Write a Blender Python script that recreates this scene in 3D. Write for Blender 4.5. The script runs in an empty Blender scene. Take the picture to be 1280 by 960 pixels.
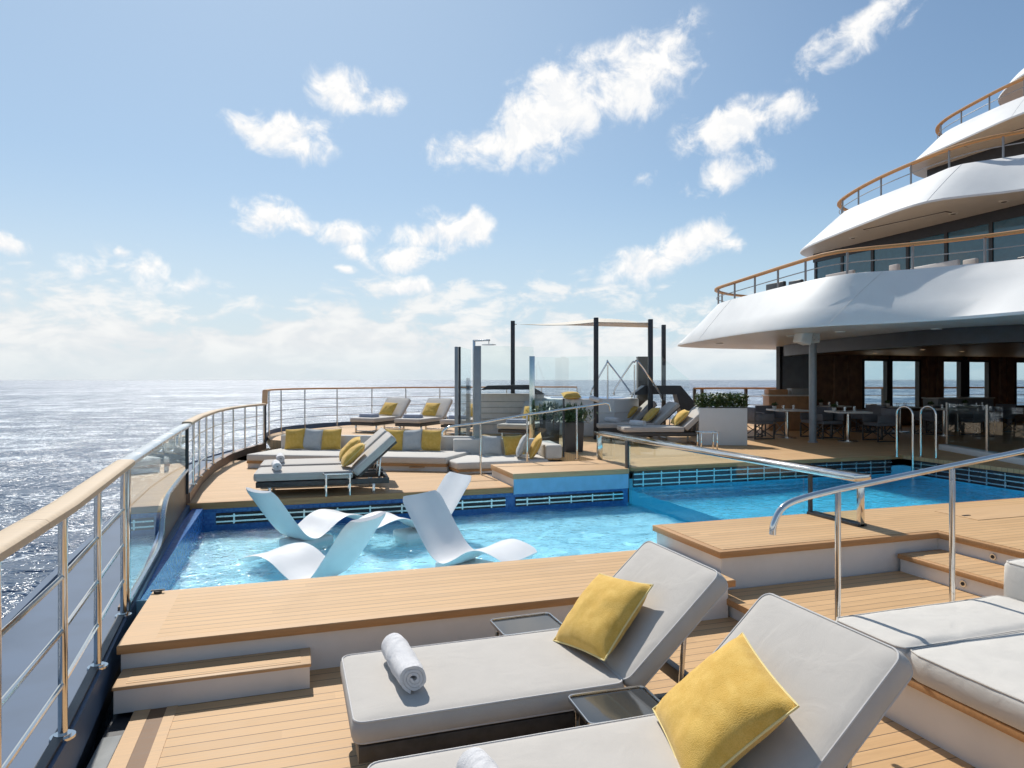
import bpy, bmesh, math, random
from mathutils import Vector, Matrix, noise
R = math.radians
random.seed(7)
S = bpy.context.scene
C = S.collection

# ------------------------------------------------------------ camera, world, sun, exposure
YAW, FPX, HX, HY, CAMZ = R(18.0), 850.0, 640.0, 475.0, 2.0
cam_d = bpy.data.cameras.new('camera'); cam = bpy.data.objects.new('camera', cam_d); C.objects.link(cam)
cam.location = (0, 0, CAMZ); cam.rotation_euler = (R(90), 0, -YAW)
cam_d.sensor_width = 36; cam_d.lens = 36*FPX/1280; cam_d.shift_y = -(480-HY)/1280
cam_d.clip_start = .05; cam_d.clip_end = 200000
S.camera = cam
S.view_settings.view_transform = 'Standard'; S.view_settings.look = 'None'
S.view_settings.exposure = 0.07; S.view_settings.gamma = 1
SUN_EL, SUN_AZ = R(50), R(-5)         # azimuth from +Y towards +X
SUN_DIR = Vector((math.sin(SUN_AZ)*math.cos(SUN_EL), math.cos(SUN_AZ)*math.cos(SUN_EL), math.sin(SUN_EL)))
sl = bpy.data.lights.new('sun', 'SUN'); sl.energy = 4.3; sl.angle = R(.53); sl.color = (1, .955, .88); sl.cycles.is_caustics_light = True
so = bpy.data.objects.new('sun', sl); C.objects.link(so)
so.rotation_euler = SUN_DIR.to_track_quat('Z', 'Y').to_euler()

class NT:
    """small helper that wires shader nodes"""
    def __init__(s, tree): s.t = tree; s.n = tree.nodes; s.l = tree.links
    def node(s, typ, **kw):
        n = s.n.new(typ)
        for k, v in kw.items():
            if k == 'ins':
                for a, b in v.items(): s.set(n, a, b)
            else: setattr(n, k, v)
        return n
    def set(s, n, a, b):
        if isinstance(b, bpy.types.NodeSocket): s.l.new(b, n.inputs[a])
        else: n.inputs[a].default_value = b
    def m(s, op, a, b=0., c=None, clamp=False):
        n = s.n.new('ShaderNodeMath'); n.operation = op; n.use_clamp = clamp
        s.set(n, 0, a); s.set(n, 1, b)
        if c is not None: s.set(n, 2, c)
        return n.outputs[0]
    def mix(s, f, a, b, typ='MIX'):
        n = s.n.new('ShaderNodeMix'); n.data_type = 'RGBA'; n.blend_type = typ
        s.set(n, 0, f); s.set(n, 6, a if isinstance(a, bpy.types.NodeSocket) else (*a, 1)); s.set(n, 7, b if isinstance(b, bpy.types.NodeSocket) else (*b, 1))
        return n.outputs[2]
    def ramp(s, f, lo, hi, a=0., b=1., smooth=True):
        n = s.n.new('ShaderNodeMapRange'); n.interpolation_type = 'SMOOTHSTEP' if smooth else 'LINEAR'
        s.set(n, 0, f); s.set(n, 1, lo); s.set(n, 2, hi); s.set(n, 3, a); s.set(n, 4, b)
        return n.outputs[0]
    def noise(s, vec, scale, detail=4, rough=.5, dist=0.):
        n = s.n.new('ShaderNodeTexNoise')
        s.set(n, 'Vector', vec); s.set(n, 'Scale', scale); s.set(n, 'Detail', detail); s.set(n, 'Roughness', rough); s.set(n, 'Distortion', dist)
        return n.outputs['Fac']
    def vm(s, op, a, b):
        n = s.n.new('ShaderNodeVectorMath'); n.operation = op
        s.set(n, 0, a); s.set(n, 1, b)
        return n.outputs[0]

def pix_dir(px, py):
    a = math.atan((px-HX)/FPX); return YAW+a, math.atan((HY-py)/FPX*math.cos(a))

w = bpy.data.worlds.new('World'); S.world = w; w.use_nodes = True
t = NT(w.node_tree); w.node_tree.nodes.clear()
sky = t.node('ShaderNodeTexSky'); sky.sky_type = 'NISHITA'; sky.sun_disc = False
sky.sun_elevation = SUN_EL; sky.sun_rotation = SUN_AZ
sky.altitude = 10; sky.air_density = 1.0; sky.dust_density = .5; sky.ozone_density = 2.2
SKY_STRENGTH = .098
dirv = t.node('ShaderNodeTexCoord').outputs['Generated']
sx = t.node('ShaderNodeSeparateXYZ', ins={0: dirv})
az = t.m('ARCTAN2', sx.outputs[0], sx.outputs[1]); el = t.m('ARCSINE', sx.outputs[2])
# cumulus clouds: (px, py, half width, half height, tilt in degrees, density)
CL = [(425,120,46,34,0,1), (470,128,36,18,15,.9), (345,167,84,25,-6,1), (300,160,40,18,0,.8),
      (700,135,90,48,20,1.1), (790,100,95,42,24,1.1), (620,182,85,26,8,1), (665,165,70,40,10,1.05), (780,75,40,24,0,.8),
      (905,160,66,30,14,1), (985,138,40,20,22,.9), (905,216,54,22,18,.9), (805,220,22,13,0,.7),
      (1085,30,90,30,28,1), (1030,60,50,16,28,.7), (1110,5,60,24,20,.9),
      (335,272,48,22,0,1), (375,282,34,11,0,.7), (440,292,42,18,0,.95), (455,312,22,12,0,.6),
      (550,288,60,24,10,1), (590,285,38,22,20,.95), (510,318,42,18,10,.95), (516,355,36,13,6,.95), (442,338,16,7,0,.8),
      (800,330,75,24,8,1), (860,304,56,26,24,1), (918,299,16,12,0,.6),
      (15,312,34,16,-10,.9), (95,332,34,13,0,.8), (158,322,16,8,0,.7), (236,354,32,12,16,.8), (190,345,40,20,0,.55)]
wob = t.vm('SUBTRACT', t.node('ShaderNodeTexNoise', ins={'Vector': dirv, 'Scale': 9., 'Detail': 3.}).outputs['Color'], (.5, .5, .5))
sw = t.node('ShaderNodeSeparateXYZ', ins={0: wob})
azw = t.m('ADD', az, t.m('MULTIPLY', sw.outputs[0], .06)); elw = t.m('ADD', el, t.m('MULTIPLY', sw.outputs[1], .05))
mask = None
for (px, py, rx, ry, tilt, dn) in CL:
    a0, e0 = pix_dir(px, py); k = math.cos(a0-YAW)**2
    ra, re = rx/FPX*k*1.27, ry/FPX*math.sqrt(k)*1.34
    da = t.m('SUBTRACT', azw, a0); de = t.m('SUBTRACT', elw, e0)
    c_, s_ = math.cos(R(tilt)), math.sin(R(tilt))
    u = t.m('ADD', t.m('MULTIPLY', da, c_/ra), t.m('MULTIPLY', de, s_/ra))
    v = t.m('ADD', t.m('MULTIPLY', de, c_/re), t.m('MULTIPLY', da, -s_/re))
    r2 = t.m('ADD', t.m('MULTIPLY', u, u), t.m('MULTIPLY', v, v))
    g = t.m('MULTIPLY', t.m('SUBTRACT', 1., t.m('SQRT', r2), clamp=True), dn)
    if mask is None: mask, vtop = g, v
    else:
        gt = t.m('GREATER_THAN', g, mask); vtop = t.m('ADD', vtop, t.m('MULTIPLY', gt, t.m('SUBTRACT', v, vtop))); mask = t.m('MAXIMUM', mask, g)
# low bank of cumulus near the horizon, everywhere round the compass
bandv = t.node('ShaderNodeCombineXYZ', ins={0: az, 1: t.m('MULTIPLY', el, 2.1), 2: 3.1}).outputs[0]
bn = t.noise(bandv, 15., 8, .58, .3); bn2 = t.noise(bandv, 4.5, 3, .5)
side = t.ramp(az, R(34), R(46), 0., -.14)
cov = t.m('ADD', t.m('ADD', t.ramp(el, .045, .175, .30, -.10, False), side), t.m('MULTIPLY', t.m('SUBTRACT', bn2, .5), .45))
bank = t.m('MULTIPLY', t.ramp(t.m('ADD', bn, cov), .56, .76), t.m('MULTIPLY', t.ramp(el, .004, .06, .25, .85), t.ramp(el, .13, .2, 1., 0.)))
fb = t.noise(dirv, 24., 10, .62, .35)
fb2 = t.noise(t.vm('ADD', dirv, tuple(SUN_DIR*.012)), 24., 6, .58, .35)
den = t.m('ADD', t.m('MULTIPLY', mask, 1.35), t.m('MULTIPLY', t.m('SUBTRACT', fb, .5), 3.0))
cum = t.m('MULTIPLY', t.ramp(den, .12, 1.15), t.ramp(mask, .0, .22))
bankd = bank
shade = t.ramp(t.m('SUBTRACT', fb2, fb), -.07, .09, 1., .62)
thick = t.ramp(den, .6, 1.6, 1., .86)
under = t.ramp(t.m('ADD', vtop, t.m('MULTIPLY', t.m('SUBTRACT', fb, .5), 1.2)), -.65, .15, .55, 1.)
ccol = t.mix(t.m('MULTIPLY', under, t.m('MULTIPLY', shade, thick)), (.70, .76, .84), (1.02, 1.0, .97))
skyc = t.mix(1., sky.outputs[0], (SKY_STRENGTH*.93, SKY_STRENGTH*1.03, SKY_STRENGTH*1.04), 'MULTIPLY')
veil = t.mix(t.ramp(t.m('ABSOLUTE', t.m('ADD', az, R(10))), R(20), R(66), .46, .10), skyc, (.50, .65, .80))
haze = t.ramp(el, -.03, .30, .92, 0.)
hz = t.mix(haze, veil, t.mix(t.ramp(az, R(-20), R(60)), (.69, .765, .815), (.53, .68, .79)))
c1 = t.mix(bankd, hz, t.mix(t.ramp(bn, .4, .66), (.78, .80, .82), (.93, .925, .91)))
c2 = t.mix(cum, c1, ccol)
bg = t.node('ShaderNodeBackground', ins={0: c2, 1: 1.0})
t.l.new(bg.outputs[0], t.node('ShaderNodeOutputWorld').inputs[0])

# ------------------------------------------------------------ materials
MATS = {}
def mat(name):
    m = bpy.data.materials.new(name); m.use_nodes = True; m.node_tree.nodes.clear()
    MATS[name] = m
    t = NT(m.node_tree); t.out = t.node('ShaderNodeOutputMaterial')
    return m, t
def principled(t, **kw):
    p = t.node('ShaderNodeBsdfPrincipled')
    for k, v in kw.items():
        k = {'col': 'Base Color', 'rough': 'Roughness', 'metal': 'Metallic', 'normal': 'Normal', 'spec': 'Specular IOR Level', 'ior': 'IOR',
             'sheen': 'Sheen Weight', 'coat': 'Coat Weight'}[k]
        if k == 'Base Color' and not isinstance(v, bpy.types.NodeSocket): v = (*v, 1)
        t.set(p, k, v)
    t.l.new(p.outputs[0], t.out.inputs[0]); return p
def objco(t): return t.node('ShaderNodeTexCoord').outputs['Object']
def bump(t, h, strength=.3, dist=.01):
    return t.node('ShaderNodeBump', ins={'Height': h, 'Strength': strength, 'Distance': dist}).outputs[0]
def simple(name, col, rough=.5, metal=0., var=.06, nscale=6., bumps=0., bscale=60., spec=.5, crease=6.):
    m, t = mat(name); co = objco(t)
    n = t.noise(co, nscale, 5, .6)
    c = t.mix(t.ramp(n, .3, .7), tuple(x*(1-var) for x in col), tuple(min(1, x*(1+var)) for x in col))
    kw = dict(col=c, rough=t.ramp(n, .2, .8, max(.02, rough-.06), rough+.06), metal=metal, spec=spec)
    if bumps: kw['normal'] = bump(t, t.m('ADD', t.noise(co, bscale, 3, .6), t.m('MULTIPLY', t.noise(co, 5.5, 3, .5, 1.2), crease)), bumps, .004)
    principled(t, **kw); return m
def teak(name, width=.1, axis=1, seam=.006, col=(.62, .39, .195), plain=False, wear=.12):
    """planked teak: planks run along X (axis 1) or Y (axis 0)"""
    m, t = mat(name); co = objco(t)
    s = t.node('ShaderNodeSeparateXYZ', ins={0: co})
    a = s.outputs[axis]; b = s.outputs[1-axis]
    q = t.m('DIVIDE', a, width); idx = t.m('FLOOR', q); fr = t.m('SUBTRACT', q, idx)
    off = t.node('ShaderNodeTexWhiteNoise', noise_dimensions='1D', ins={'W': idx}).outputs['Value']
    st = t.m('ADD', t.m('DIVIDE', b, 2.4), t.m('MULTIPLY', off, 7.)); sidx = t.m('FLOOR', st)
    rnd = t.node('ShaderNodeTexWhiteNoise', noise_dimensions='2D', ins={'Vector': t.node('ShaderNodeCombineXYZ', ins={0: idx, 1: sidx}).outputs[0]}).outputs['Value']
    gv = t.node('ShaderNodeCombineXYZ', ins={0: t.m('MULTIPLY', b, 2.2), 1: t.m('MULTIPLY', a, 60.), 2: t.m('ADD', t.m('MULTIPLY', rnd, 9.), t.m('MULTIPLY', s.outputs[2], 40.))}).outputs[0]
    grain = t.noise(gv, 1., 4, .65)
    blot = t.noise(co, 1.7, 5, .6)
    c = t.mix(t.ramp(grain, .25, .75), tuple(x*.86 for x in col), tuple(x*1.08 for x in col))
    if not plain: c = t.mix(t.m('MULTIPLY', rnd, .5), c, tuple(x*k for x, k in zip(col, (.74, .72, .70))))
    c = t.mix(t.ramp(blot, .45, .8, 0., wear), c, (.60, .47, .34))
    c = t.mix(t.ramp(t.noise(co, .9, 6, .62, .6), .54, .72, 0., .22), c, tuple(x*.62 for x in col))
    c = t.mix(t.ramp(t.noise(co, 11., 4, .6, 1.), .66, .74, 0., .16), c, tuple(x*.5 for x in col))
    h = t.m('MULTIPLY', grain, .12)
    if not plain:
        d = t.m('MULTIPLY', t.m('MINIMUM', fr, t.m('SUBTRACT', 1., fr)), width)
        line = t.ramp(d, seam*.35, seam*.65, 1., 0.)
        c = t.mix(t.m('MULTIPLY', line, .85), c, (.07, .055, .045))
        h = t.m('SUBTRACT', h, line)
    principled(t, col=c, rough=t.ramp(grain, .2, .8, .5, .66), normal=bump(t, h, .35, .003), spec=.35)
    return m
M_teak = teak('teak_planks')
M_teak_fine = teak('teak_planks_fine', width=.085, seam=.005)
M_plain = teak('teak_board', plain=True, col=(.60, .385, .205))
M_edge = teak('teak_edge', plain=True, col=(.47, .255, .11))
M_gutshade = teak('shaded_gutter_teak', plain=True, col=(.20, .11, .055))  # gutter teak darkened to hold the shadow of its recess
M_hand = teak('teak_handrail', plain=True, col=(.60, .46, .31), wear=.35)
M_hand2 = teak('teak_handrail_varnished', plain=True, col=(.50, .26, .11), wear=.05)
M_white = simple('white_paint', (.70, .70, .69), .5, var=.03, nscale=1.3, spec=.3)
M_whiter = simple('white_riser_paint', (.74, .72, .69), .5, var=.05, nscale=2.)
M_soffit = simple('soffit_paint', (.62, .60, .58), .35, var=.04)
M_steel = simple('polished_steel', (.72, .70, .67), .12, 1., var=.04)
M_brush = simple('brushed_steel', (.62, .62, .62), .24, 1., var=.05)
M_postgrey = simple('grey_railing_paint', (.30, .31, .32), .45)
M_dark = simple('dark_metal', (.055, .052, .05), .42, .0, var=.2, nscale=14)
M_navy = simple('blue_grey_deck_paint', (.058, .10, .17), .5, var=.12, nscale=2.5, spec=.3)
M_char = simple('charcoal_paint', (.032, .034, .04), .45, var=.15)
M_slate = simple('slate_panel', (.24, .27, .30), .32, var=.12, nscale=3)
M_brownwood = simple('brown_wood_panel', (.20, .115, .07), .45, var=.25, nscale=5)
M_orange = simple('orange_wood', (.40, .22, .11), .5, var=.15, nscale=5)
M_grey = simple('grey_fabric', (.50, .468, .43), .85, var=.04, nscale=5, bumps=.25, bscale=700)
M_taupe = simple('taupe_fabric_edge', (.47, .435, .41), .85, var=.05, nscale=5, bumps=.25, bscale=700)
M_pipe = simple('piping', (.56, .54, .52), .8)
M_sofa = simple('ivory_fabric', (.59, .56, .515), .85, var=.04, nscale=4, bumps=.25, bscale=500)
M_cushgrey = simple('silver_fabric', (.47, .48, .47), .85, var=.06, nscale=9, bumps=.3, bscale=500)
M_towel = simple('towel', (.72, .71, .715), .95, var=.05, nscale=30, bumps=1.0, bscale=340)
M_towelb = simple('blue_grey_towel', (.40, .43, .52), .95, var=.08, nscale=30, bumps=.9, bscale=260)
M_black = simple('black_rubber', (.02, .02, .022), .5)
M_plastic = simple('white_resin', (.80, .80, .80), .34, var=.015)
M_chair = simple('chair_fabric', (.15, .155, .175), .8, var=.1, bumps=.2, bscale=300)
M_tabletop = simple('pale_tabletop', (.62, .60, .57), .3)
M_sail = simple('sail_cloth', (.70, .64, .54), .8, var=.03)
M_darkpot = simple('dark_planter', (.075, .062, .055), .5)
M_speaker = simple('speaker_grey', (.52, .51, .48), .5)
M_hull = simple('hull_paint', (.10, .13, .17), .3)
M_greytop = simple('grey_slab', (.26, .27, .27), .45)
M_bottle = simple('bottle_glaze', (.35, .16, .06), .25)
M_red = simple('linen', (.68, .66, .64), .8)
M_gapshade = simple('gap_shade', (.016, .018, .022), .5)

m, t = mat('yellow_weave'); M_yellow = m
co = objco(t); vor = t.node('ShaderNodeTexVoronoi', ins={'Vector': co, 'Scale': 210.}); n = t.noise(co, 16., 4, .6); n2 = t.noise(co, 420., 2, .6)
hh = t.m('ADD', t.m('MULTIPLY', vor.outputs['Distance'], -1.0), t.m('MULTIPLY', n, .8))
c = t.mix(t.ramp(n, .3, .7), (.66, .395, .07), (.75, .485, .115))
c = t.mix(t.m('MULTIPLY', t.ramp(vor.outputs['Distance'], .3, .75), t.ramp(n2, .3, .7, .2, .5)), c, (.52, .31, .04))
principled(t, col=c, rough=.9, normal=bump(t, hh, .42, .004), sheen=.15)

def glass(name, tint, refl_rough=0., extra=0.):
    m, t = mat(name)
    bf = t.node('ShaderNodeNewGeometry').outputs['Backfacing']
    fr = t.m('MULTIPLY', t.m('ADD', t.node('ShaderNodeFresnel', ins={'IOR': 1.5}).outputs[0], extra), t.m('SUBTRACT', 1., bf), clamp=True)
    tr = t.node('ShaderNodeBsdfTransparent', ins={0: (*tint, 1)}); gl = t.node('ShaderNodeBsdfGlossy', ins={0: (.95, 1, 1, 1), 1: refl_rough})
    mx = t.node('ShaderNodeMixShader', ins={0: fr, 1: tr.outputs[0], 2: gl.outputs[0]})
    t.l.new(mx.outputs[0], t.out.inputs[0]); return m
M_glass = glass('clear_glass', (.955, .985, .98))
M_glasst = glass('tinted_glass', (.86, .93, .94))
M_glassw = glass('pool_wall_glass', (.90, .965, .97), extra=.03)
M_glassp = glass('pool_side_glass', (.90, .96, .96), extra=.12)
M_win = simple('dark_window_glass', (.03, .125, .19), .03, var=.1, spec=1.0)  # blue of the reflected sky is put into the base colour
m, t = mat('drinking_glass'); M_tumbler = m
tr = t.node('ShaderNodeBsdfTransparent', ins={0: (.9, .93, .95, 1)}); gl = t.node('ShaderNodeBsdfGlossy', ins={0: (1, 1, 1, 1), 1: .05})
mx = t.node('ShaderNodeMixShader', ins={0: .3, 1: tr.outputs[0], 2: gl.outputs[0]}); t.l.new(mx.outputs[0], t.out.inputs[0])

def poolwater(name, tint, scale, strength, bdist, grough):
    m, t = mat(name); co = objco(t)
    v = t.node('ShaderNodeMapping', ins={'Vector': co, 'Scale': (1., 1.35, 1.)}).outputs[0]
    h = t.m('ADD', t.noise(v, scale, 3, .5, .6), t.m('MULTIPLY', t.noise(v, scale*3.3, 2, .5, .4), .35))
    nb = bump(t, h, strength, bdist)
    rf = t.node('ShaderNodeBsdfRefraction', ins={0: (*tint, 1), 1: 0., 2: 1.33, 'Normal': nb}); gl = t.node('ShaderNodeBsdfGlossy', ins={0: (1, 1, 1, 1), 1: grough, 'Normal': nb})
    fr = t.node('ShaderNodeFresnel', ins={'IOR': 1.33, 'Normal': nb}).outputs[0]
    mx = t.node('ShaderNodeMixShader', ins={0: fr, 1: rf.outputs[0], 2: gl.outputs[0]})
    t.l.new(mx.outputs[0], t.out.inputs[0]); return m
M_pwater = poolwater('plunge_pool_water', (.88, .975, .995), 6.5, .9, .045, .06)
M_pwater2 = poolwater('deep_pool_water', (.66, .92, .985), 4.5, .9, .06, .05)
def tiles(name, col, size, grout, mixc):
    m, t = mat(name); co = objco(t)
    s = t.node('ShaderNodeSeparateXYZ', ins={0: co}); idx = []; ln = None
    for i in range(3):
        q = t.m('DIVIDE', t.m('ADD', s.outputs[i], .0037), size); f = t.m('FLOOR', q); fr = t.m('SUBTRACT', q, f); idx.append(f)
        d = t.m('MINIMUM', fr, t.m('SUBTRACT', 1., fr)); ln = d if ln is None else t.m('MINIMUM', ln, d)
    wn = t.node('ShaderNodeTexWhiteNoise', noise_dimensions='3D', ins={'Vector': t.node('ShaderNodeCombineXYZ', ins={0: idx[0], 1: idx[1], 2: idx[2]}).outputs[0]}).outputs['Value']
    c = t.mix(wn, col, mixc)
    c = t.mix(t.ramp(ln, .03, .07, .5, 0.), c, grout)
    principled(t, col=c, rough=.25); return m
M_tile = tiles('pale_blue_mosaic', (.40, .78, .93), .03, (.55, .84, .94), (.48, .84, .96))
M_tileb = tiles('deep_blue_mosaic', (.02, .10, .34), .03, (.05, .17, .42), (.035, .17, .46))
M_tiled = tiles('azure_mosaic', (.16, .66, .88), .03, (.24, .7, .9), (.2, .72, .92))
M_bluewall = simple('blue_fascia_paint', (.22, .50, .74), .4)

m, t = mat('sea'); M_sea = m
co = objco(t)
def wv(sc, ang, st, off=(0, 0)):
    return t.node('ShaderNodeMapping', ins={'Vector': t.vm('ADD', co, (off[0], off[1], 0)), 'Scale': (sc*st, sc, sc), 'Rotation': (0, 0, R(ang))}).outputs[0]
EPS = .04
dist_ = t.m('LOGARITHM', t.m('ADD', t.node('ShaderNodeVectorMath', operation='LENGTH', ins={0: co}).outputs['Value'], 1.), 10.)
def hsea(off):
    h = t.m('ADD', t.m('MULTIPLY', t.noise(wv(.05, 20, .6, off), 1., 3, .5, .3), 3.2), t.m('MULTIPLY', t.noise(wv(.28, -10, .6, off), 1., 3, .55, .5), 1.5))
    return t.m('ADD', h, t.m('MULTIPLY', t.noise(wv(1.5, 15, .7, off), 1., 3, .6, .3), .42))
AMP = t.ramp(dist_, 1.3, 3.0, 1.35, .9, False)
h0, hx_, hy_ = hsea((0, 0)), hsea((EPS, 0)), hsea((0, EPS))
nb = t.vm('NORMALIZE', t.node('ShaderNodeCombineXYZ', ins={0: t.m('MULTIPLY', t.m('SUBTRACT', h0, hx_), t.m('DIVIDE', AMP, EPS)), 1: t.m('MULTIPLY', t.m('SUBTRACT', h0, hy_), t.m('DIVIDE', AMP, EPS)), 2: 1.}).outputs[0], (0, 0, 0))
chop = t.m('ADD', t.m('MULTIPLY', t.noise(wv(1.5, 8, .8), 1., 6, .72, .8), .75), t.m('MULTIPLY', t.noise(wv(.13, -10, .65), 1., 4, .6, .5), .45))
chop = t.m('ADD', chop, t.m('MULTIPLY', t.noise(wv(.012, 0, .6), 1., 3, .5), .18))
cap = t.ramp(t.m('ADD', chop, t.ramp(dist_, 1.4, 2.6, -.012, .028)), .738, .758, 0., 1.)  # white flecks: foam, plus sun glitter painted into the sea colour
c = t.mix(t.noise(wv(.012, 0, .4), 1., 4, .6), (.007, .034, .092), (.012, .055, .125))
c = t.mix(cap, c, (.72, .75, .78))
principled(t, col=c, rough=t.ramp(dist_, 1.3, 3.2, .17, .40, False), ior=1.5, normal=nb)

def leafmat(name, a, b):
    m, t = mat(name); co = objco(t)
    oi = t.noise(co, 22., 2, .5)
    c = t.mix(t.ramp(oi, .35, .65), a, b)
    p = principled(t, col=c, rough=.42); return m
M_leaf = leafmat('shrub_leaves', (.035, .075, .016), (.085, .14, .035))
M_leafd = leafmat('grass_leaves', (.022, .065, .022), (.055, .11, .035))
M_soil = simple('soil', (.03, .022, .016), .9)
m, t = mat('downlight_lens'); M_lens = m
e = t.node('ShaderNodeEmission', ins={0: (1, .62, .33, 1), 1: .55}); t.l.new(e.outputs[0], t.out.inputs[0])
m, t = mat('perforated_grille'); M_grille = m
co = objco(t); vor = t.node('ShaderNodeTexVoronoi', ins={'Vector': co, 'Scale': 55.})
principled(t, col=t.mix(t.ramp(vor.outputs['Distance'], .25, .4), (.16, .15, .14), (.55, .52, .48)), rough=.5)
m, t = mat('smoked_table_glass'); M_smoke = m
principled(t, col=(.045, .048, .05), rough=.07, spec=.9)

# ------------------------------------------------------------ geometry helpers
F = Vector((math.sin(YAW), math.cos(YAW), 0)); RT = Vector((math.cos(YAW), -math.sin(YAW), 0))
def at(px, py, z):                      # real place on the level z that the photo shows at a pixel
    d = FPX*(CAMZ-z)/(py-HY); v = F*d + RT*((px-HX)/FPX*d); return Vector((v.x, v.y, z))
def dep(px, d, z=0):
    v = F*d + RT*((px-HX)/FPX*d); return Vector((v.x, v.y, z))
class MB:
    def __init__(s): s.v = []; s.f = []
    def add(s, vs, fs):
        n = len(s.v); s.v += [Vector(v) for v in vs]; s.f += [[n+i for i in f] for f in fs]; return s
    def box(s, x0, x1, y0, y1, z0, z1):
        return s.add([(x, y, z) for x in (x0, x1) for y in (y0, y1) for z in (z0, z1)],
                     [(0,1,3,2), (4,6,7,5), (0,4,5,1), (2,3,7,6), (0,2,6,4), (1,5,7,3)])
    def obox(s, c, hx, hy, hz, rot=0., mtx=None):
        m3 = mtx or Matrix.Rotation(rot, 3, 'Z'); c = Vector(c)
        return s.add([c + m3 @ Vector((x*hx, y*hy, z*hz)) for x in (-1, 1) for y in (-1, 1) for z in (-1, 1)],
                     [(0,1,3,2), (4,6,7,5), (0,4,5,1), (2,3,7,6), (0,2,6,4), (1,5,7,3)])
    def beam(s, p0, p1, wd, ht):
        p0, p1 = Vector(p0), Vector(p1); d = (p1-p0); L = d.length; x = d.normalized()
        up = Vector((0, 0, 1)) if abs(x.z) < .95 else Vector((0, 1, 0))
        y = up.cross(x).normalized(); z = x.cross(y)
        m3 = Matrix((x, y, z)).transposed()
        return s.obox((p0+p1)/2, L/2, wd/2, ht/2, mtx=m3)
    def tube(s, pts, r, n=10, closed=False, rz=None):
        pts = [Vector(p) for p in pts]; N = len(pts); rings = []; prev = None
        for i, p in enumerate(pts):
            if closed: d = pts[(i+1) % N]-pts[i-1]
            else: d = pts[min(i+1, N-1)]-pts[max(i-1, 0)]
            d.normalize()
            if prev is None:
                a = Vector((0, 0, 1)) if abs(d.z) < .9 else Vector((1, 0, 0)); x = a.cross(d).normalized()
            else:
                x = (prev - d*prev.dot(d)); x = x.normalized() if x.length > 1e-6 else Vector((0, 0, 1)).cross(d).normalized()
            prev = x; y = d.cross(x)
            rings.append([p + x*(r*math.cos(2*math.pi*k/n)) + y*((rz or r)*math.sin(2*math.pi*k/n)) for k in range(n)])
        base = [v for g in rings for v in g]; fs = []
        for i in range(N if closed else N-1):
            j = (i+1) % N
            for k in range(n): fs.append((i*n+k, i*n+(k+1) % n, j*n+(k+1) % n, j*n+k))
        if not closed: fs += [tuple(range(n-1, -1, -1)), tuple((N-1)*n+k for k in range(n))]
        return s.add(base, fs)
    def cyl(s, c, r, h, n=20, r2=None):
        c = Vector(c); r2 = r if r2 is None else r2
        vs = [c+Vector((r*math.cos(2*math.pi*k/n), r*math.sin(2*math.pi*k/n), 0)) for k in range(n)] + \
             [c+Vector((r2*math.cos(2*math.pi*k/n), r2*math.sin(2*math.pi*k/n), h)) for k in range(n)]
        return s.add(vs, [(k, (k+1) % n, n+(k+1) % n, n+k) for k in range(n)] + [tuple(range(n-1, -1, -1)), tuple(range(n, 2*n))])
    def prism(s, poly, z0, z1):
        n = len(poly)
        return s.add([(p[0], p[1], z0) for p in poly] + [(p[0], p[1], z1) for p in poly],
                     [(k, (k+1) % n, n+(k+1) % n, n+k) for k in range(n)] + [tuple(range(n-1, -1, -1)), tuple(range(n, 2*n))])
    def vprism(s, poly, off):            # polygon of 3D points pushed along a vector
        n = len(poly); off = Vector(off)
        return s.add([Vector(p) for p in poly] + [Vector(p)+off for p in poly],
                     [(k, (k+1) % n, n+(k+1) % n, n+k) for k in range(n)] + [tuple(range(n-1, -1, -1)), tuple(range(n, 2*n))])
    def loft(s, rows, closed=False):
        m_, n = len(rows), len(rows[0])
        return s.add([p for r in rows for p in r], [(i*n+k, i*n+(k+1) % n, (i+1)*n+(k+1) % n, (i+1)*n+k) for i in range(m_-1) for k in range(n if closed else n-1)])
    def build(s, name, material, parent=None, bevel=0., seg=2, smooth=None, recalc=True, weld=True):
        me = bpy.data.meshes.new(name)
        o0 = parent.location if (parent is not None and parent.get('_world')) else Vector((0, 0, 0))
        if parent is not None and parent.parent is not None and parent.get('_world'): o0 = Vector(parent['_world'])
        elif parent is not None and parent.get('_world'): o0 = Vector(parent['_world'])
        me.from_pydata([v-o0 for v in s.v], [], s.f)
        bm = bmesh.new(); bm.from_mesh(me)
        if weld: bmesh.ops.remove_doubles(bm, verts=bm.verts, dist=1e-5)
        if recalc: bmesh.ops.recalc_face_normals(bm, faces=bm.faces)
        if bevel:
            es = [e for e in bm.edges if len(e.link_faces) == 2 and e.calc_face_angle(0) > .5]
            bmesh.ops.bevel(bm, geom=es, offset=bevel, segments=seg, profile=.5, affect='EDGES', clamp_overlap=True)
        bm.to_mesh(me); bm.free()
        if smooth is None or smooth:
            me.shade_smooth(); me.set_sharp_from_angle(angle=R(38 if not bevel else 50))
        me.materials.append(material)
        o = bpy.data.objects.new(name, me); C.objects.link(o)
        if parent is not None:
            o.parent = parent
            if parent.get('_world'): o['_world'] = parent['_world']
        return o
def tag(o, label=None, cat=None, group=None, kind=None):
    if label: o['label'] = label
    if cat: o['category'] = cat
    if group: o['group'] = group
    if kind: o['kind'] = kind
    return o
def thing(name, label, cat, loc=(0, 0, 0), rot=0., group=None, world=False):
    """an Empty at the thing's base; world=True: its parts are given in world coordinates"""
    o = bpy.data.objects.new(name, None); C.objects.link(o); o.location = loc; o.rotation_euler = (0, 0, rot)
    o.empty_display_size = .2
    if world: o['_world'] = tuple(loc)
    return tag(o, label, cat, group)
def struct(name, mb, m, **kw):
    return tag(mb.build(name, m, **kw), kind='structure')
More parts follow.
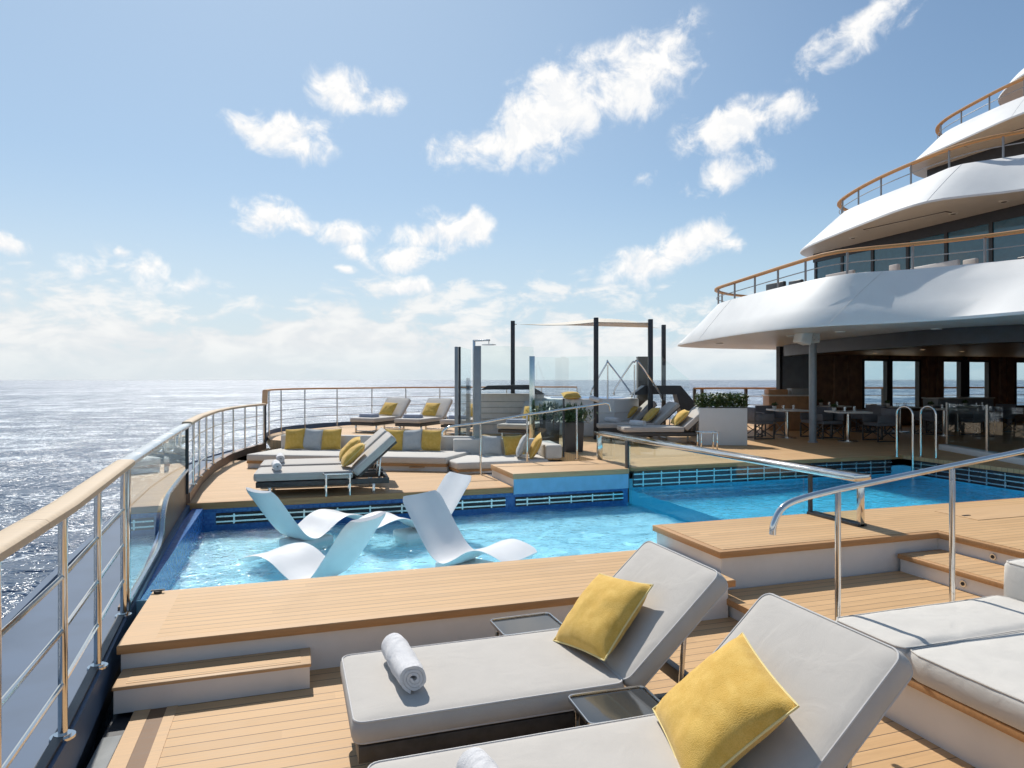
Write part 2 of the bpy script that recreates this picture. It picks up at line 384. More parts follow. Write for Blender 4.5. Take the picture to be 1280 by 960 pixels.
def copy_tree(o, parent=None):
    c = o.copy(); C.objects.link(c)
    if parent is not None: c.parent = parent
    for ch in list(o.children): copy_tree(ch, c)
    return c
def place(o, loc, rot=None, label=None, group=None):
    o.location = loc
    if rot is not None: o.rotation_euler = rot if hasattr(rot, '__len__') else (0, 0, rot)
    return tag(o, label, None, group)
def spline(pts, n):
    pts = [Vector(p) for p in pts]; out = []; N = len(pts)-1
    for i in range(N):
        p0, p1, p2, p3 = pts[max(i-1, 0)], pts[i], pts[i+1], pts[min(i+2, N)]
        for k in range(n):
            u = k/n
            out.append(.5*((2*p1)+(p2-p0)*u+(2*p0-5*p1+4*p2-p3)*u*u+(3*p1-p0-3*p2+p3)*u**3))
    out.append(pts[-1]); return out
def resample(pts, n):
    L = [0]
    for a, b in zip(pts, pts[1:]): L.append(L[-1]+(b-a).length)
    out = []; j = 0
    for k in range(n):
        s_ = L[-1]*k/(n-1)
        while j < len(pts)-2 and L[j+1] < s_: j += 1
        u = (s_-L[j])/max(1e-9, L[j+1]-L[j]); out.append(pts[j].lerp(pts[j+1], u))
    return out
def arclen_pts(pts, step):
    L = sum((b-a).length for a, b in zip(pts, pts[1:])); return resample(pts, max(2, round(L/step)+1))

# ------------------------------------------------------------ levels
Z0, ZL, ZP, ZS, ZU = 0., .16, .315, .29, .50     # lower deck, landing, pool platform, sun deck, upper deck
ZW, ZW2 = -.06, .14                              # water of the plunge pool and of the main pool
SEA_Z = -10.

# sea
sea = MB()
for r0, r1 in ((0, 60), (60, 400), (400, 3000), (3000, 90000)):
    n = 48
    if r0 == 0: sea.add([(r1*math.cos(2*math.pi*k/n), r1*math.sin(2*math.pi*k/n), SEA_Z) for k in range(n)], [tuple(range(n))])
    else: sea.add([(r*math.cos(2*math.pi*k/n), r*math.sin(2*math.pi*k/n), SEA_Z) for r in (r0, r1) for k in range(n)], [(k, (k+1) % n, n+(k+1) % n, n+k) for k in range(n)])
struct('sea', sea, M_sea, smooth=False)

# the thin sea haze that softens the horizon
hz_ = struct('haze', MB().box(-60000, 60000, -60000, 60000, SEA_Z-1, 16), bpy.data.materials.new('haze')); hz_['kind'] = 'stuff'
m = hz_.data.materials[0]; m.use_nodes = True; m.node_tree.nodes.clear(); t = NT(m.node_tree)
t.l.new(t.node('ShaderNodeVolumePrincipled', ins={'Color': (.92, .94, .96, 1), 'Density': 2.2e-5, 'Anisotropy': .45}).outputs[0], t.node('ShaderNodeOutputMaterial').inputs['Volume'])

# ------------------------------------------------------------ decks
RAILX = [(-1.0, -3.), (-1.0, 1.5), (-1.05, 3.8), (-1.17, 5.64), (-1.28, 8.0), (-1.36, 10.3), (-1.42, 12.2), (-1.38, 14.0), (-1.24, 15.4), (-.98, 16.7), (-.62, 17.9)]
def railx(y):
    for (x0, y0), (x1, y1) in zip(RAILX, RAILX[1:]):
        if y0 <= y <= y1: return x0+(x1-x0)*(y-y0)/(y1-y0)
    return RAILX[-1][0]
GX = 5.45       # glass pool wall
d = MB(); d.prism([(-.9, -3), (8, -3), (8, 5.0), (-.9, 5.0)], -.2, Z0); struct('deck', d, M_teak)
d = MB(); d.box(-.9, -.81, -3, 4.62, .0, .004); d.box(-.72, -.66, -3, 4.62, 0, .004); struct('deck_border', d, M_plain)
d = MB(); d.box(-.81, -.72, -3, 4.62, 0, .0015); struct('deck_gutter', d, M_gutshade)
d = MB(); d.box(-1.02, -.9, -3, 4.88, -.3, -.03); struct('scupper', d, M_char)
d = MB(); d.box(-1.0, -.9, 2., 4.3, -.03, .012); struct('scupper_cover', d, M_greytop, bevel=.004)
# platform in front of the plunge pool
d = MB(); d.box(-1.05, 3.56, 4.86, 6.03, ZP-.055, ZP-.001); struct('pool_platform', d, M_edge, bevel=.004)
d = MB(); d.box(-.84, 3.555, 4.95, 5.95, ZP-.01, ZP+.002); struct('pool_platform_planks', d, M_teak_fine)
d = MB(); d.box(-1.046, -.84, 4.865, 6.025, ZP-.01, ZP+.002); d.box(-.84, 3.555, 4.865, 4.95, ZP-.01, ZP+.0015); d.box(-.84, 3.555, 5.95, 6.026, ZP-.01, ZP+.0015); struct('pool_platform_border', d, M_plain)
d = MB(); d.box(-1.03, 3.5, 4.885, 5.99, -.1, ZP-.055); struct('riser', d, M_whiter)
# landing + right block + upper decks
d = MB(); d.box(3.50, 6.0, 3.6, 5.08, ZL-.05, ZL); struct('landing', d, M_teak)
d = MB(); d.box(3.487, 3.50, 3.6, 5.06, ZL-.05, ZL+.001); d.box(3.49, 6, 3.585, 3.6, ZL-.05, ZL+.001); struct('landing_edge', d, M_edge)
d = MB(); d.box(3.53, 6.0, 3.62, 5.08, -.1, ZL-.05); struct('riser', d, M_whiter)
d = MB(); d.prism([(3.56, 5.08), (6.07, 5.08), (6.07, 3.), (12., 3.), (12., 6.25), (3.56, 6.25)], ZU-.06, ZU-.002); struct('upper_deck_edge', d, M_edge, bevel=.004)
d = MB(); d.prism([(3.62, 5.14), (6.13, 5.14), (6.13, 3.), (12., 3.), (12., 6.19), (3.62, 6.19)], ZU-.02, ZU+.002); struct('upper_deck', d, M_teak_fine)
d = MB(); d.prism([(3.60, 5.12), (6.11, 5.12), (6.11, 3.), (12., 3.), (12., 6.23), (3.60, 6.23)], -.1, ZU-.06); struct('riser', d, M_whiter)
# sun deck beyond the pool
SD = [(-1.36, 10.32), (3.37, 10.32), (3.37, 14.5), (0, 18.5), (-.7, 18.), (-1.05, 16.7), (-1.3, 15.4), (-1.42, 14.), (-1.46, 12.2)]
d = MB(); d.prism(SD, ZS-.07, ZS); struct('sun_deck', d, M_teak_fine)
d = MB(); d.box(-1.34, 3.37, 10.305, 10.40, ZS-.09, ZS+.003); struct('sun_deck_edge', d, M_edge, bevel=.004)
# raised block of the far stair
d = MB(); d.box(3.37, GX-.02, 10.31, 11.6, ZU-.085, ZU+.002); struct('stair_block', d, M_plain, bevel=.005)
d = MB(); d.box(3.39, GX-.02, 10.41, 11.58, .0, ZU-.085); d.box(3.39, GX-.02, 10.34, 10.41, .17, ZU-.085); struct('riser', d, M_whiter)
d = MB(); d.box(3.385, GX-.02, 10.33, 10.34, .17, ZU-.085); struct('blue_fascia', d, M_bluewall)
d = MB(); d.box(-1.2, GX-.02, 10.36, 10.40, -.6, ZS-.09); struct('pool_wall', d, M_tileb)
# upper deck aft of / around the main pool and under the superstructure
d = MB(); d.prism([(GX-.02, 10.5), (11.6, 10.5), (11.6, 3.), (30, 3.), (30, 25), (12.5, 22.6), (8, 25.2), (4.5, 24.6), (2., 23.4), (-.7, 20.4), (-.5, 18.1), (0., 17.5), (GX-.02, 13.4)], ZU-.2, ZU); struct('upper_deck', d, M_teak)
d = MB(); d.box(GX-.02, 11.6, 10.485, 10.5, ZU-.07, ZU+.003); struct('upper_deck_edge', d, M_edge)
d = MB(); d.prism([(3.35, 11.9), (GX-.02, 11.9), (GX-.02, 13.6), (0, 17.6), (-.5, 17.6)], ZS-.3, ZS-.02); struct('deck_base', d, M_whiter)

# pools
d = MB(); d.box(-1.2, GX+.02, 5.9, 10.4, -.7, -.36); struct('pool_floor', d, M_tile)
d = MB(); d.box(-1.2, GX, 6.0, 6.02, -.36, .26); d.box(3.5, GX, 6.24, 6.26, -.36, .26); d.box(3.54, 3.57, 6.02, 6.25, -.36, .3); struct('pool_wall', d, M_tile)
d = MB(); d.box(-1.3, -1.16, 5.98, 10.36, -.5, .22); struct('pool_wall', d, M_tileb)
d = MB(); d.box(GX+.05, 11.7, 6.2, 10.6, -1.6, -.55); struct('pool_floor', d, M_tiled)
d = MB(); d.box(GX+.05, 11.7, 10.5, 10.6, -1.3, ZU-.07); d.box(11.6, 11.7, 6.2, 10.5, -1.3, ZU-.07); d.box(GX, 11.7, 6.22, 6.262, -1.3, ZU-.07); struct('pool_wall', d, M_tiled)
def water(name, x0, x1, y0, y1, z, m, amp, nx=90, ny=70):
    rows = []
    for i in range(nx+1):
        r_ = []
        for j in range(ny+1):
            x, y = x0+(x1-x0)*i/nx, y0+(y1-y0)*j/ny
            h = amp*(noise.noise((x*2.2, y*3.0, 1.3))+.5*noise.noise((x*5.1, y*6.7, 4.2))+.22*noise.noise((x*9.3, y*10.7, 2.2))+.09*noise.noise((x*17., y*20., 5.2)))
            r_.append(Vector((x, y, z+h)))
        rows.append(r_)
    return struct(name, MB().loft(rows[::-1]), m, recalc=False)
w1 = water('pool_water', -1.16, GX-.03, 6.02, 10.36, ZW, M_pwater, .021, 260, 180)
w2 = water('pool_water', GX+.02, 11.6, 6.262, 10.5, ZW2, M_pwater2, .014, 220, 160)
# outer ledge, coaming and hull
def strip(name, off0, off1, z0, z1, m, ya=-3., yb=17.9, n=40, **kw):
    mb = MB(); A = []; B = []
    for k in range(n+1):
        y = ya+(yb-ya)*k/n; A.append((railx(y)+off0, y)); B.append((railx(y)+off1, y))
    rows = [[Vector((a[0], a[1], z0)), Vector((a[0], a[1], z1)), Vector((b[0], b[1], z1)), Vector((b[0], b[1], z0))] for a, b in zip(A, B)]
    mb.loft(rows, closed=True); mb.add(rows[0], [(0, 1, 2, 3)]); mb.add(rows[-1], [(3, 2, 1, 0)])
    return struct(name, mb, m, **kw)
strip('outer_ledge', -.72, .03, .05, .27, M_navy)
strip('outer_ledge_lip', -.78, -.72, .0, .30, M_navy)
strip('hull', -.76, 0., -10.5, .04, M_hull)
strip('coaming', -.035, .012, -.1, .29, M_char, ya=-3, yb=6.0, n=20)
strip('coaming', -.09, .03, .1, .44, M_brownwood, ya=10.34, yb=17.9, n=30)
d = MB(); d.prism([(-1.9, 16), (-.5, 17.6), (2, 23.6), (8, 25.4), (12.6, 22.8), (30, 25.2), (30, 15), (0, 15)], -10.5, ZU-.21); struct('hull', d, M_hull)
d = MB(); d.box(-1., 30, -6, 3., -10.5, -.3); struct('hull', d, M_hull)

# ------------------------------------------------------------ stern railing (near) ---------------------------------
def rail_pt(y, z, off=0.): return Vector((railx(y)+off, y, z))
YG0, YG1 = 5.72, 10.25
rl = thing('stern_railing', 'curved stern railing with wide pale teak handrail on steel posts along the left deck edge', 'railing', (railx(3.8), 3.8, .27), world=True)
HZ = 1.385
def flatrail(mb, pts, wd, th):
    rows = []
    for i, p in enumerate(pts):
        dd = (pts[min(i+1, len(pts)-1)]-pts[max(i-1, 0)]); dd.z = 0; dd.normalize(); nn = Vector((dd.y, -dd.x, 0))
        prof = [(-.5, -.35), (-.44, -.5), (.44, -.5), (.5, -.35), (.5, .2), (.40, .43), (.2, .5), (-.2, .5), (-.40, .43), (-.5, .2)]
        rows.append([p+nn*(a*wd)+Vector((0, 0, b*th)) for a, b in prof])
    mb.loft(rows, closed=True); mb.add(rows[0], [tuple(range(10))]); mb.add(rows[-1], [tuple(range(9, -1, -1))])
    return mb
ys = [-2.5+k*.2 for k in range(int((5.66+2.5)/.2)+1)]+[5.70]
for a, b in ((-2.5, 3.352), (3.356, 5.70)):
    n = max(2, int((b-a)/.2)); flatrail(mb_ := MB(), [rail_pt(a+(b-a)*k/n, HZ) for k in range(n+1)], .13, .05).build('handrail', M_hand, rl)
flatrail(MB(), [rail_pt(5.705+(10.24-5.705)*k/20, HZ) for k in range(21)], .12, .045).build('steel_handrail', M_brush, rl)
far = [rail_pt(10.245+(17.85-10.245)*k/40, HZ+.02) for k in range(41)]
flatrail(MB(), far, .13, .05).build('handrail', M_hand, rl)
post_y = [.6, 1.35, 2.1, 2.95, 3.80, 4.66, 5.62]
def make_post(y, zb, zt, r=.021):
    p = rail_pt(y, 0)
    o = MB().cyl((p.x, p.y, zb), r, zt-zb, 14).build('post', M_steel, rl)
    mb = MB().cyl((p.x, p.y, zb), .055, .012, 18); mb.cyl((p.x, p.y, zb+.012), .038, .01, 18); mb.build('flange', M_steel, o)
for y in post_y: make_post(y, .27, HZ-.022)
MB().box(railx(5.7)-.03, railx(5.7)+.03, 5.68, 5.74, .27, HZ-.02).build('end_post', M_steel, rl, bevel=.004)
for z in (.53, .79, 1.05):
    for a, b in zip(post_y[:-1], post_y[1:]):
        pa, pb = rail_pt(a+.015, z), rail_pt(b-.015, z); MB().tube([pa, pb], .012, 8).build('bar', M_steel, rl)
# glass beside the pool, with the steel trim that steps up at its far end
panel = [(YG0+.03, .31), (7.45, .31)]
tr_yz = spline([(0, YG0+.05, .315), (0, 7.0, .315), (0, 7.55, .33), (0, 7.78, .42), (0, 7.9, .58), (0, 8.15, .70), (0, 8.6, .745), (0, YG1, .77)], 8)
poly = [rail_pt(p.y, p.z) for p in tr_yz]+[rail_pt(YG1, HZ-.03), rail_pt(8.0, HZ-.03), rail_pt(YG0+.05, HZ-.03)]
MB().vprism(poly, (-.014, 0, 0)).build('pool_side_glass', M_glassp, rl, smooth=False)
MB().tube([rail_pt(p.y, p.z, .004) for p in tr_yz], .022, 8).build('trim', M_brush, rl)
MB().box(railx(YG1)-.02, railx(YG1)+.02, YG1-.02, YG1+.03, .44, HZ-.02).build('end_post', M_black, rl)
low = [rail_pt(p.y, p.z-.02, -.012) for p in tr_yz]
MB().vprism([rail_pt(YG0+.05, .1, -.012)]+low+[rail_pt(YG1, .1, -.012)], (-.05, 0, 0)).build('bulwark_panel', M_brownwood, rl, smooth=False)
fp = [11.1, 12.0, 12.9, 13.8, 14.75, 15.7, 16.6, 17.35, 17.82]
for y in fp: make_post(y, .44, HZ, .019)
for z in (.67, .90, 1.13):
    MB().tube([rail_pt(10.3+(17.82-10.3)*k/30, z) for k in range(31)], .010, 6).build('bar', M_steel, rl)

# ------------------------------------------------------------ far (port) railing round the upper deck
prail = [Vector(p) for p in ((-.62, 18.2, 0), (-.45, 20.4, 0), (.5, 22.2, 0), (2., 23.3, 0), (4.5, 24.4, 0), (8., 25.0, 0), (10.5, 24.2, 0))]
PR = thing('port_railing', 'far curved railing behind the terrace loungers with a thin reddish teak handrail', 'railing', (2, 23.3, ZU), world=True)
pc = spline(prail, 8)
flatrail(MB(), [p+Vector((0, 0, 1.73)) for p in pc], .11, .05).build('handrail', M_hand2, PR)
MB().beam(Vector((-.62, 17.9, 1.42)), Vector((-.62, 18.2, 1.72)), .13, .055).build('ramp_rail', M_hand2, PR)
MB().beam(Vector((-.62, 18.2, ZU-.3)), Vector((-.62, 18.2, 1.7)), .06, .06).build('end_post', M_dark, PR)
for p in arclen_pts(pc, 1.35)[1:]: MB().cyl((p.x, p.y, ZU), .022, 1.2, 8).build('post', M_brush, PR)
for z in (.35, .62, .90): MB().tube([p+Vector((0, 0, ZU+z)) for p in pc], .011, 6).build('bar', M_brush, PR)
rows = [[p+Vector((0, 0, ZU-.1)), p+Vector((0, 0, ZU+.12))] for p in pc]; MB().loft(rows).build('toe_board', M_navy, PR)
PR2 = thing('port_railing', 'short far railing with reddish teak handrail beyond the white planter', 'railing', (14, 21.8, ZU), world=True)
q0 = dep(868, 22.6); q1 = dep(905, 23.4); q2 = dep(960, 23.2); q3 = dep(1300, 25.5)
flatrail(MB(), [p+Vector((0, 0, 1.72)) for p in (q0, q1, q2, q3)], .12, .06).build('handrail', M_hand2, PR2)
for p in (q0, q0.lerp(q1, .25), q1.lerp(q2, .5), q2, q2.lerp(q3, .2), q2.lerp(q3, .4), q2.lerp(q3, .6), q2.lerp(q3, .8)): MB().box(p.x-.04, p.x+.04, p.y-.04, p.y+.04, ZU, 1.7).build('post', M_dark, PR2)
for z in (.35, .65, .95): MB().tube([p+Vector((0, 0, ZU+z)) for p in (q0, q1, q2, q3)], .011, 6).build('bar', M_brush, PR2)

# ------------------------------------------------------------ deck steps
st = thing('deck_step', 'small teak step with white riser leading up to the pool platform at left', 'step', (-.45, 4.75, 0), world=True)
MB().box(-1.02, .125, 4.60, 4.884, ZL-.022, ZL).build('tread', M_plain, st, bevel=.005)
MB().box(-.95, .06, 4.64, 4.85, ZL-.01, ZL+.002).build('tread_inlay', M_teak_fine, st)
MB().box(-1.01, .115, 4.605, 4.884, 0, ZL-.022).build('riser', M_whiter, st)
st = thing('deck_step', 'long teak step at right with round lamps in its white riser, beside the landing', 'step', (5.85, 4.3, ZL), world=True)
MB().box(5.55, 6.10, 3., 5.079, .285, .33).build('tread', M_edge, st, bevel=.004)
MB().box(5.60, 6.09, 3., 5.04, .32, .332).build('tread_inlay', M_teak_fine, st)
MB().box(5.58, 6.10, 3., 5.07, ZL, .285).build('riser', M_whiter, st)
for (x, y, z) in ((5.575, 4.42, .225), (6.105, 4.55, .385)):
    mb = MB().tube([(x-.012, y, z), (x+.01, y, z)], .028, 14); lp = mb.build('step_lamp', M_steel, st)
    MB().tube([(x-.016, y, z), (x-.010, y, z)], .017, 12).build('lens', M_black, lp)
lp = thing('deck_lamp', 'small round recessed lamp in the white side of the raised platform beyond the loungers', 'lamp', (3.3, 4.84, .13), world=True)
MB().tube([(3.3, 4.87, .13), (3.3, 4.90, .13)], .025, 12).build('bezel', M_steel, lp)

# ------------------------------------------------------------ pool grilles and glass pool wall
def grille(label, p0, p1, z0, z1, nslat, nbr, off):
    p0, p1 = Vector(p0), Vector(p1); mid = (p0+p1)/2
    g = thing('overflow_grille', label, 'pool grille', (mid.x, mid.y, z0), world=True, group='grilles round the pools')
    o = Vector(off)
    def sl(a, b, za, zb, k0, k1): return [p0.lerp(p1, a)+o*k0+Vector((0, 0, za)), p0.lerp(p1, b)+o*k0+Vector((0, 0, za)), p0.lerp(p1, b)+o*k0+Vector((0, 0, zb)), p0.lerp(p1, a)+o*k0+Vector((0, 0, zb))]
    MB().vprism(sl(0, 1, z0, z1, .2, 0), o*.6).build('recess_shade', M_gapshade, g, smooth=False)  # flat near-black sheet painted as the shade of an open gap
    for i in range(nslat):
        z = z0+(z1-z0)*(i+.6)/(nslat+.2)
        MB().vprism(sl(0, 1, z-.011, z+.011, 1.0, 0), o*.8).build('slat', M_brush, g, smooth=False)
    for i in range(nbr):
        u = (i+.5)/nbr; L = (p1-p0).length
        MB().vprism(sl(u-.012/L, u+.012/L, z0+.01, z1-.01, 1.1, 0), o*1.0).build('bracket', M_brush, g, smooth=False)
grille('dark grille with two steel slats under the sun deck edge behind the white pool chaises', (-1.0, 10.36, 0), (3.25, 10.36, 0), -.03, .13, 2, 9, (0, -.02, 0))
grille('dark grille with steel slats under the pale blue fascia of the raised stair block', (3.42, 10.36, 0), (GX-.12, 10.36, 0), -.03, .12, 2, 5, (0, -.02, 0))
grille('long dark grille at the far side of the main pool, seen through the glass wall', (GX+.15, 10.5, 0), (11.3, 10.5, 0), .15, .43, 3, 16, (0, -.02, 0))
grille('dark grille at the right end of the main pool past the ladder', (11.6, 10.2, 0), (11.6, 6.3, 0), .15, .43, 3, 12, (-.02, 0, 0))
gw = thing('glass_pool_wall', 'clear glass pool wall with thick stainless top rail crossing between the two pools', 'glass wall', (GX+.1, 8.4, ZU), world=True)
y0, y1 = 5.5, 11.75
MB().box(GX+.0, GX+.22, y0, y1, .965, 1.03).build('top_rail', M_steel, gw, bevel=.008)
MB().box(GX+.09, GX+.114, y0+.03, 6.10, ZU+.03, .965).build('glass_panel', M_glassw, gw, smooth=False)
MB().box(GX+.03, GX+.055, 6.265, 10.48, -.4, .965).build('glass_panel', M_glassw, gw, smooth=False)
MB().box(GX+.09, GX+.114, 10.52, y1, ZU+.03, .965).build('glass_panel', M_glassw, gw, smooth=False)
MB().box(GX+.04, GX+.16, y0, 6.22, ZU, ZU+.03).build('sill', M_dark, gw, bevel=.003)
MB().box(GX+.075, GX+.13, y0, y0+.05, ZU, .965).build('post', M_steel, gw, bevel=.003)
MB().box(GX+.085, GX+.12, 6.215, 6.255, -.2, .965).build('post', M_dark, gw, bevel=.003)
MB().box(GX+.0, GX+.03, 10.40, 10.5, -.2, .96).build('post', M_dark, gw, bevel=.003)
MB().box(GX+.05, GX+.15, y1-.06, y1, ZU, .965).build('post', M_steel, gw, bevel=.003)

# ------------------------------------------------------------ stair handrails
def handrail(label, a, tip, posts, bend, end, ends_down=False):
    h = thing('stair_handrail', label, 'handrail', (posts[0][0], a, posts[0][1]), world=True)
    pts = [Vector((x, a, z)) for x, z in tip]
    path = spline(pts, 6)
    path = path+[Vector((x, a, z)) for x, z in end]
    MB().tube(path, .021, 12).build('handrail', M_steel, h)
    for (x, zb, zt) in posts:
        o = MB().tube([(x, a, zb), (x, a, zt)], .019, 12).build('post', M_steel, h)
        MB().cyl((x, a, zb), .045, .012, 16).build('flange', M_steel, o)
handrail('polished steel stair handrail curving down at its end, beside the near daybed', 3.59,
         [(2.905, 1.02), (2.915, 1.09), (2.98, 1.185), (3.12, 1.235), (3.42, 1.28)], [(3.42, ZL, 1.28), (4.42, ZL, 1.395)], None, [(4.42, 1.397), (5.4, 1.51), (7.2, 1.72)])
handrail('slim steel stair handrail in front of the shower screen beyond the pool', 11.87,
         [(2.55, 1.0), (2.57, 1.09), (2.68, 1.16), (2.9, 1.19), (3.26, 1.225)], [(3.26, ZS, 1.225), (4.15, ZU, 1.355), (5.15, ZU, 1.475)], None, [(4.15, 1.36), (5.15, 1.48), (5.75, 1.56), (5.82, 1.54), (5.86, 1.4)])

# ------------------------------------------------------------ loungers
def rounded_slab(mb, L, W, T, x0=0., z0=0., puff=.012, r=.028, nx=20, ny=10):
    """cushion: a softly crowned, round-edged slab; x from x0 to x0+L, centred in y, z0..z0+T"""
    def prof(k):      # rounded rectangle through the thickness
        return k
    rings = []
    steps = [(r, 0.), (r*.3, r*.3), (0., r), (0., T*.5), (0., T-r), (r*.3, T-r*.3), (r, T)]
    def outline(inset):
        rr = .05; pts = []
        hx, hy = L/2-inset, W/2-inset
        for cx, cy, a0 in ((hx-rr, hy-rr, 0), (-hx+rr, hy-rr, 90), (-hx+rr, -hy+rr, 180), (hx-rr, -hy+rr, 270)):
            for q in range(5):
                a = R(a0+q*22.5); pts.append((cx+rr*math.cos(a), cy+rr*math.sin(a)))
        return pts
    n = 20
    for ins, z in steps:
        bulge = .004*math.sin(math.pi*z/T)
        rings.append([Vector((x0+L/2+p[0]*(1+bulge), p[1]*(1+bulge), z0+z)) for p in outline(ins)])
    for q, kz in ((.10, .45), (.28, .8), (.6, .95)):
        o = outline(r); rings.append([Vector((x0+L/2+p[0]*(1-q), p[1]*(1-q), z0+T+puff*kz)) for p in o])
    mb.loft(rings, closed=True)
    b = len(mb.v); mb.add([Vector((x0+L/2, 0, z0+T+puff))]+rings[-1], [(0, 1+k, 1+(k+1) % n) for k in range(n)])
    mb.add(rings[0], [tuple(range(n-1, -1, -1))])
    return mb
def seam_path(L, W, r, x0, z):
    pts = []; rr = .05; hx, hy = L/2-r*.3, W/2-r*.3
    for cx, cy, a0 in ((hx-rr, hy-rr, 0), (-hx+rr, hy-rr, 90), (-hx+rr, -hy+rr, 180), (hx-rr, -hy+rr, 270)):
        for q in range(5):
            a = R(a0+q*22.5); pts.append(Vector((x0+L/2+cx+rr*math.cos(a), cy+rr*math.sin(a), z)))
    return pts
G_L = 'padded sun loungers on the decks'
FL, BL, LW = 1.41, .80, .83
def make_lounger():
    root = thing('sun_lounger', 'x', 'sun lounger', group=G_L)
    T = .112; zt = .42; z0 = zt-T-.006
    q = rounded_slab(MB(), FL, LW, T, 0, z0).build('mattress', M_grey, root)
    MB().tube(seam_path(FL, LW, .028, 0, z0+T-.006), .0055, 6, closed=True).build('piping', M_pipe, q)
    MB().tube(seam_path(FL, LW, .028, 0, z0+.008), .0045, 6, closed=True).build('piping', M_pipe, q)
    ang = -R(42); piv = Vector((FL+.015, 0, zt-.045)); m4 = Matrix.Translation(piv) @ Matrix.Rotation(ang, 4, 'Y')
    mb = rounded_slab(MB(), BL, LW, T, 0, -T+.045); mb.v = [m4 @ v for v in mb.v]
    b = mb.build('backrest', M_grey, root)
    for z in (.045-.006, -T+.045+.008):
        MB().tube([m4 @ p for p in seam_path(BL, LW, .028, 0, z)], .005, 6, closed=True).build('piping', M_pipe, b)
    mb = MB()
    for s_ in (-1, 1): mb.box(.03, 1.95, s_*.36-.025, s_*.36+.025, .205, .285)
    mb.box(.03, .08, -.36, .36, .205, .285); mb.box(1.90, 1.95, -.36, .36, .205, .285); mb.box(.08, FL, -.335, .335, .262, .28)
    mb.box(FL, FL+.05, -.335, .335, .21, .28)
    mb.build('frame', M_dark, root, bevel=.004)
    mb = MB()
    for s_ in (-1, 1):
        a = m4 @ Vector((.02, s_*.33, -T+.02)); e = m4 @ Vector((.78, s_*.33, -T+.02)); mb.beam(a, e, .03, .03)
    a = m4 @ Vector((.76, -.33, -T+.02)); e = m4 @ Vector((.76, .33, -T+.02)); mb.beam(a, e, .03, .03)
    mb.build('backrest_frame', M_dark, root, bevel=.003)
    for s_ in (-1, 1): MB().beam(m4 @ Vector((.45, s_*.30, -T+.01)), (1.80, s_*.30, .27), .022, .022).build('strut', M_brush, root, bevel=.003)
    for x in (.22, 1.72):
        for s_ in (-1, 1):
            MB().box(x-.02, x+.02, s_*.345-.02, s_*.345+.02, .0, .205).build('leg', M_brush, root, bevel=.003)
    for x in (.22, 1.72): MB().box(x-.018, x+.018, -.325, .325, .02, .05).build('leg_bar', M_brush, root, bevel=.003)
    return root
LP = make_lounger(); first = [True]
def lounger(loc, rot, label):
    o = LP if first[0] else copy_tree(LP); first[0] = False
    place(o, loc, rot, label); return o
def lcl(loc, rot, p):      # a lounger's own coordinates -> world
    return Vector(loc)+Matrix.Rotation(rot, 3, 'Z') @ Vector(p)

# pillows -----------------------------------------------------------------
def pillow_mesh(sz, th, seed, n=22):
    mb = MB()
    def pt(u, v, s_):
        prof = max(0., (1-abs(u)**2.6))**.55*max(0., (1-abs(v)**2.6))**.55
        pin = 1-.045*(1-abs(u)**2)*(abs(v)**3); pin2 = 1-.045*(1-abs(v)**2)*(abs(u)**3)
        wr = .012*noise.noise((u*2.1+seed, v*2.1, s_*3.3))+.006*noise.noise((u*5+seed*2, v*5, s_))
        return Vector((u*sz/2*pin2, v*sz/2*pin, s_*(th/2*prof)+wr*prof))
    for s_ in (1, -1):
        mb.loft([[pt(-1+2*i/n, -1+2*j/n, s_) for j in range(n+1)] for i in range(n+1)])
    edge = []
    for k in range(n): edge.append(pt(-1+2*k/n, -1, 0))
    for k in range(n): edge.append(pt(1, -1+2*k/n, 0))
    for k in range(n): edge.append(pt(1-2*k/n, 1, 0))
    for k in range(n): edge.append(pt(-1, 1-2*k/n, 0))
    return mb, edge
PPROTO = {}
PG = {'yellow': 'yellow scatter pillows', 'grey': 'grey scatter pillows'}
def pillow(label, col, m4, seed=0, sz=.46, th=.17):
    key = (col, seed, sz, th)
    if key in PPROTO:
        o = copy_tree(PPROTO[key])
    else:
        mb, edge = pillow_mesh(sz, th, seed*1.7)
        o = mb.build('pillow', {'yellow': M_yellow, 'grey': M_cushgrey}[col])
        MB().tube(edge, .005, 6, closed=True).build('seam', {'yellow': M_yellow, 'grey': M_pipe}[col], o)
        if col == 'yellow': o.children[0].data.materials[0] = M_seam
        PPROTO[key] = o
    o.matrix_world = m4
    return tag(o, label, 'pillow', PG[col])
M_seam = simple('pale_seam', (.78, .64, .30), .85)
def lean(loc, heading, tilt, spin=0.):
    """pillow facing -heading direction, leaning back by tilt from the horizontal"""
    return Matrix.Translation(loc) @ Matrix.Rotation(heading, 4, 'Z') @ Matrix.Rotation(-tilt, 4, 'Y') @ Matrix.Rotation(spin, 4, 'Z')
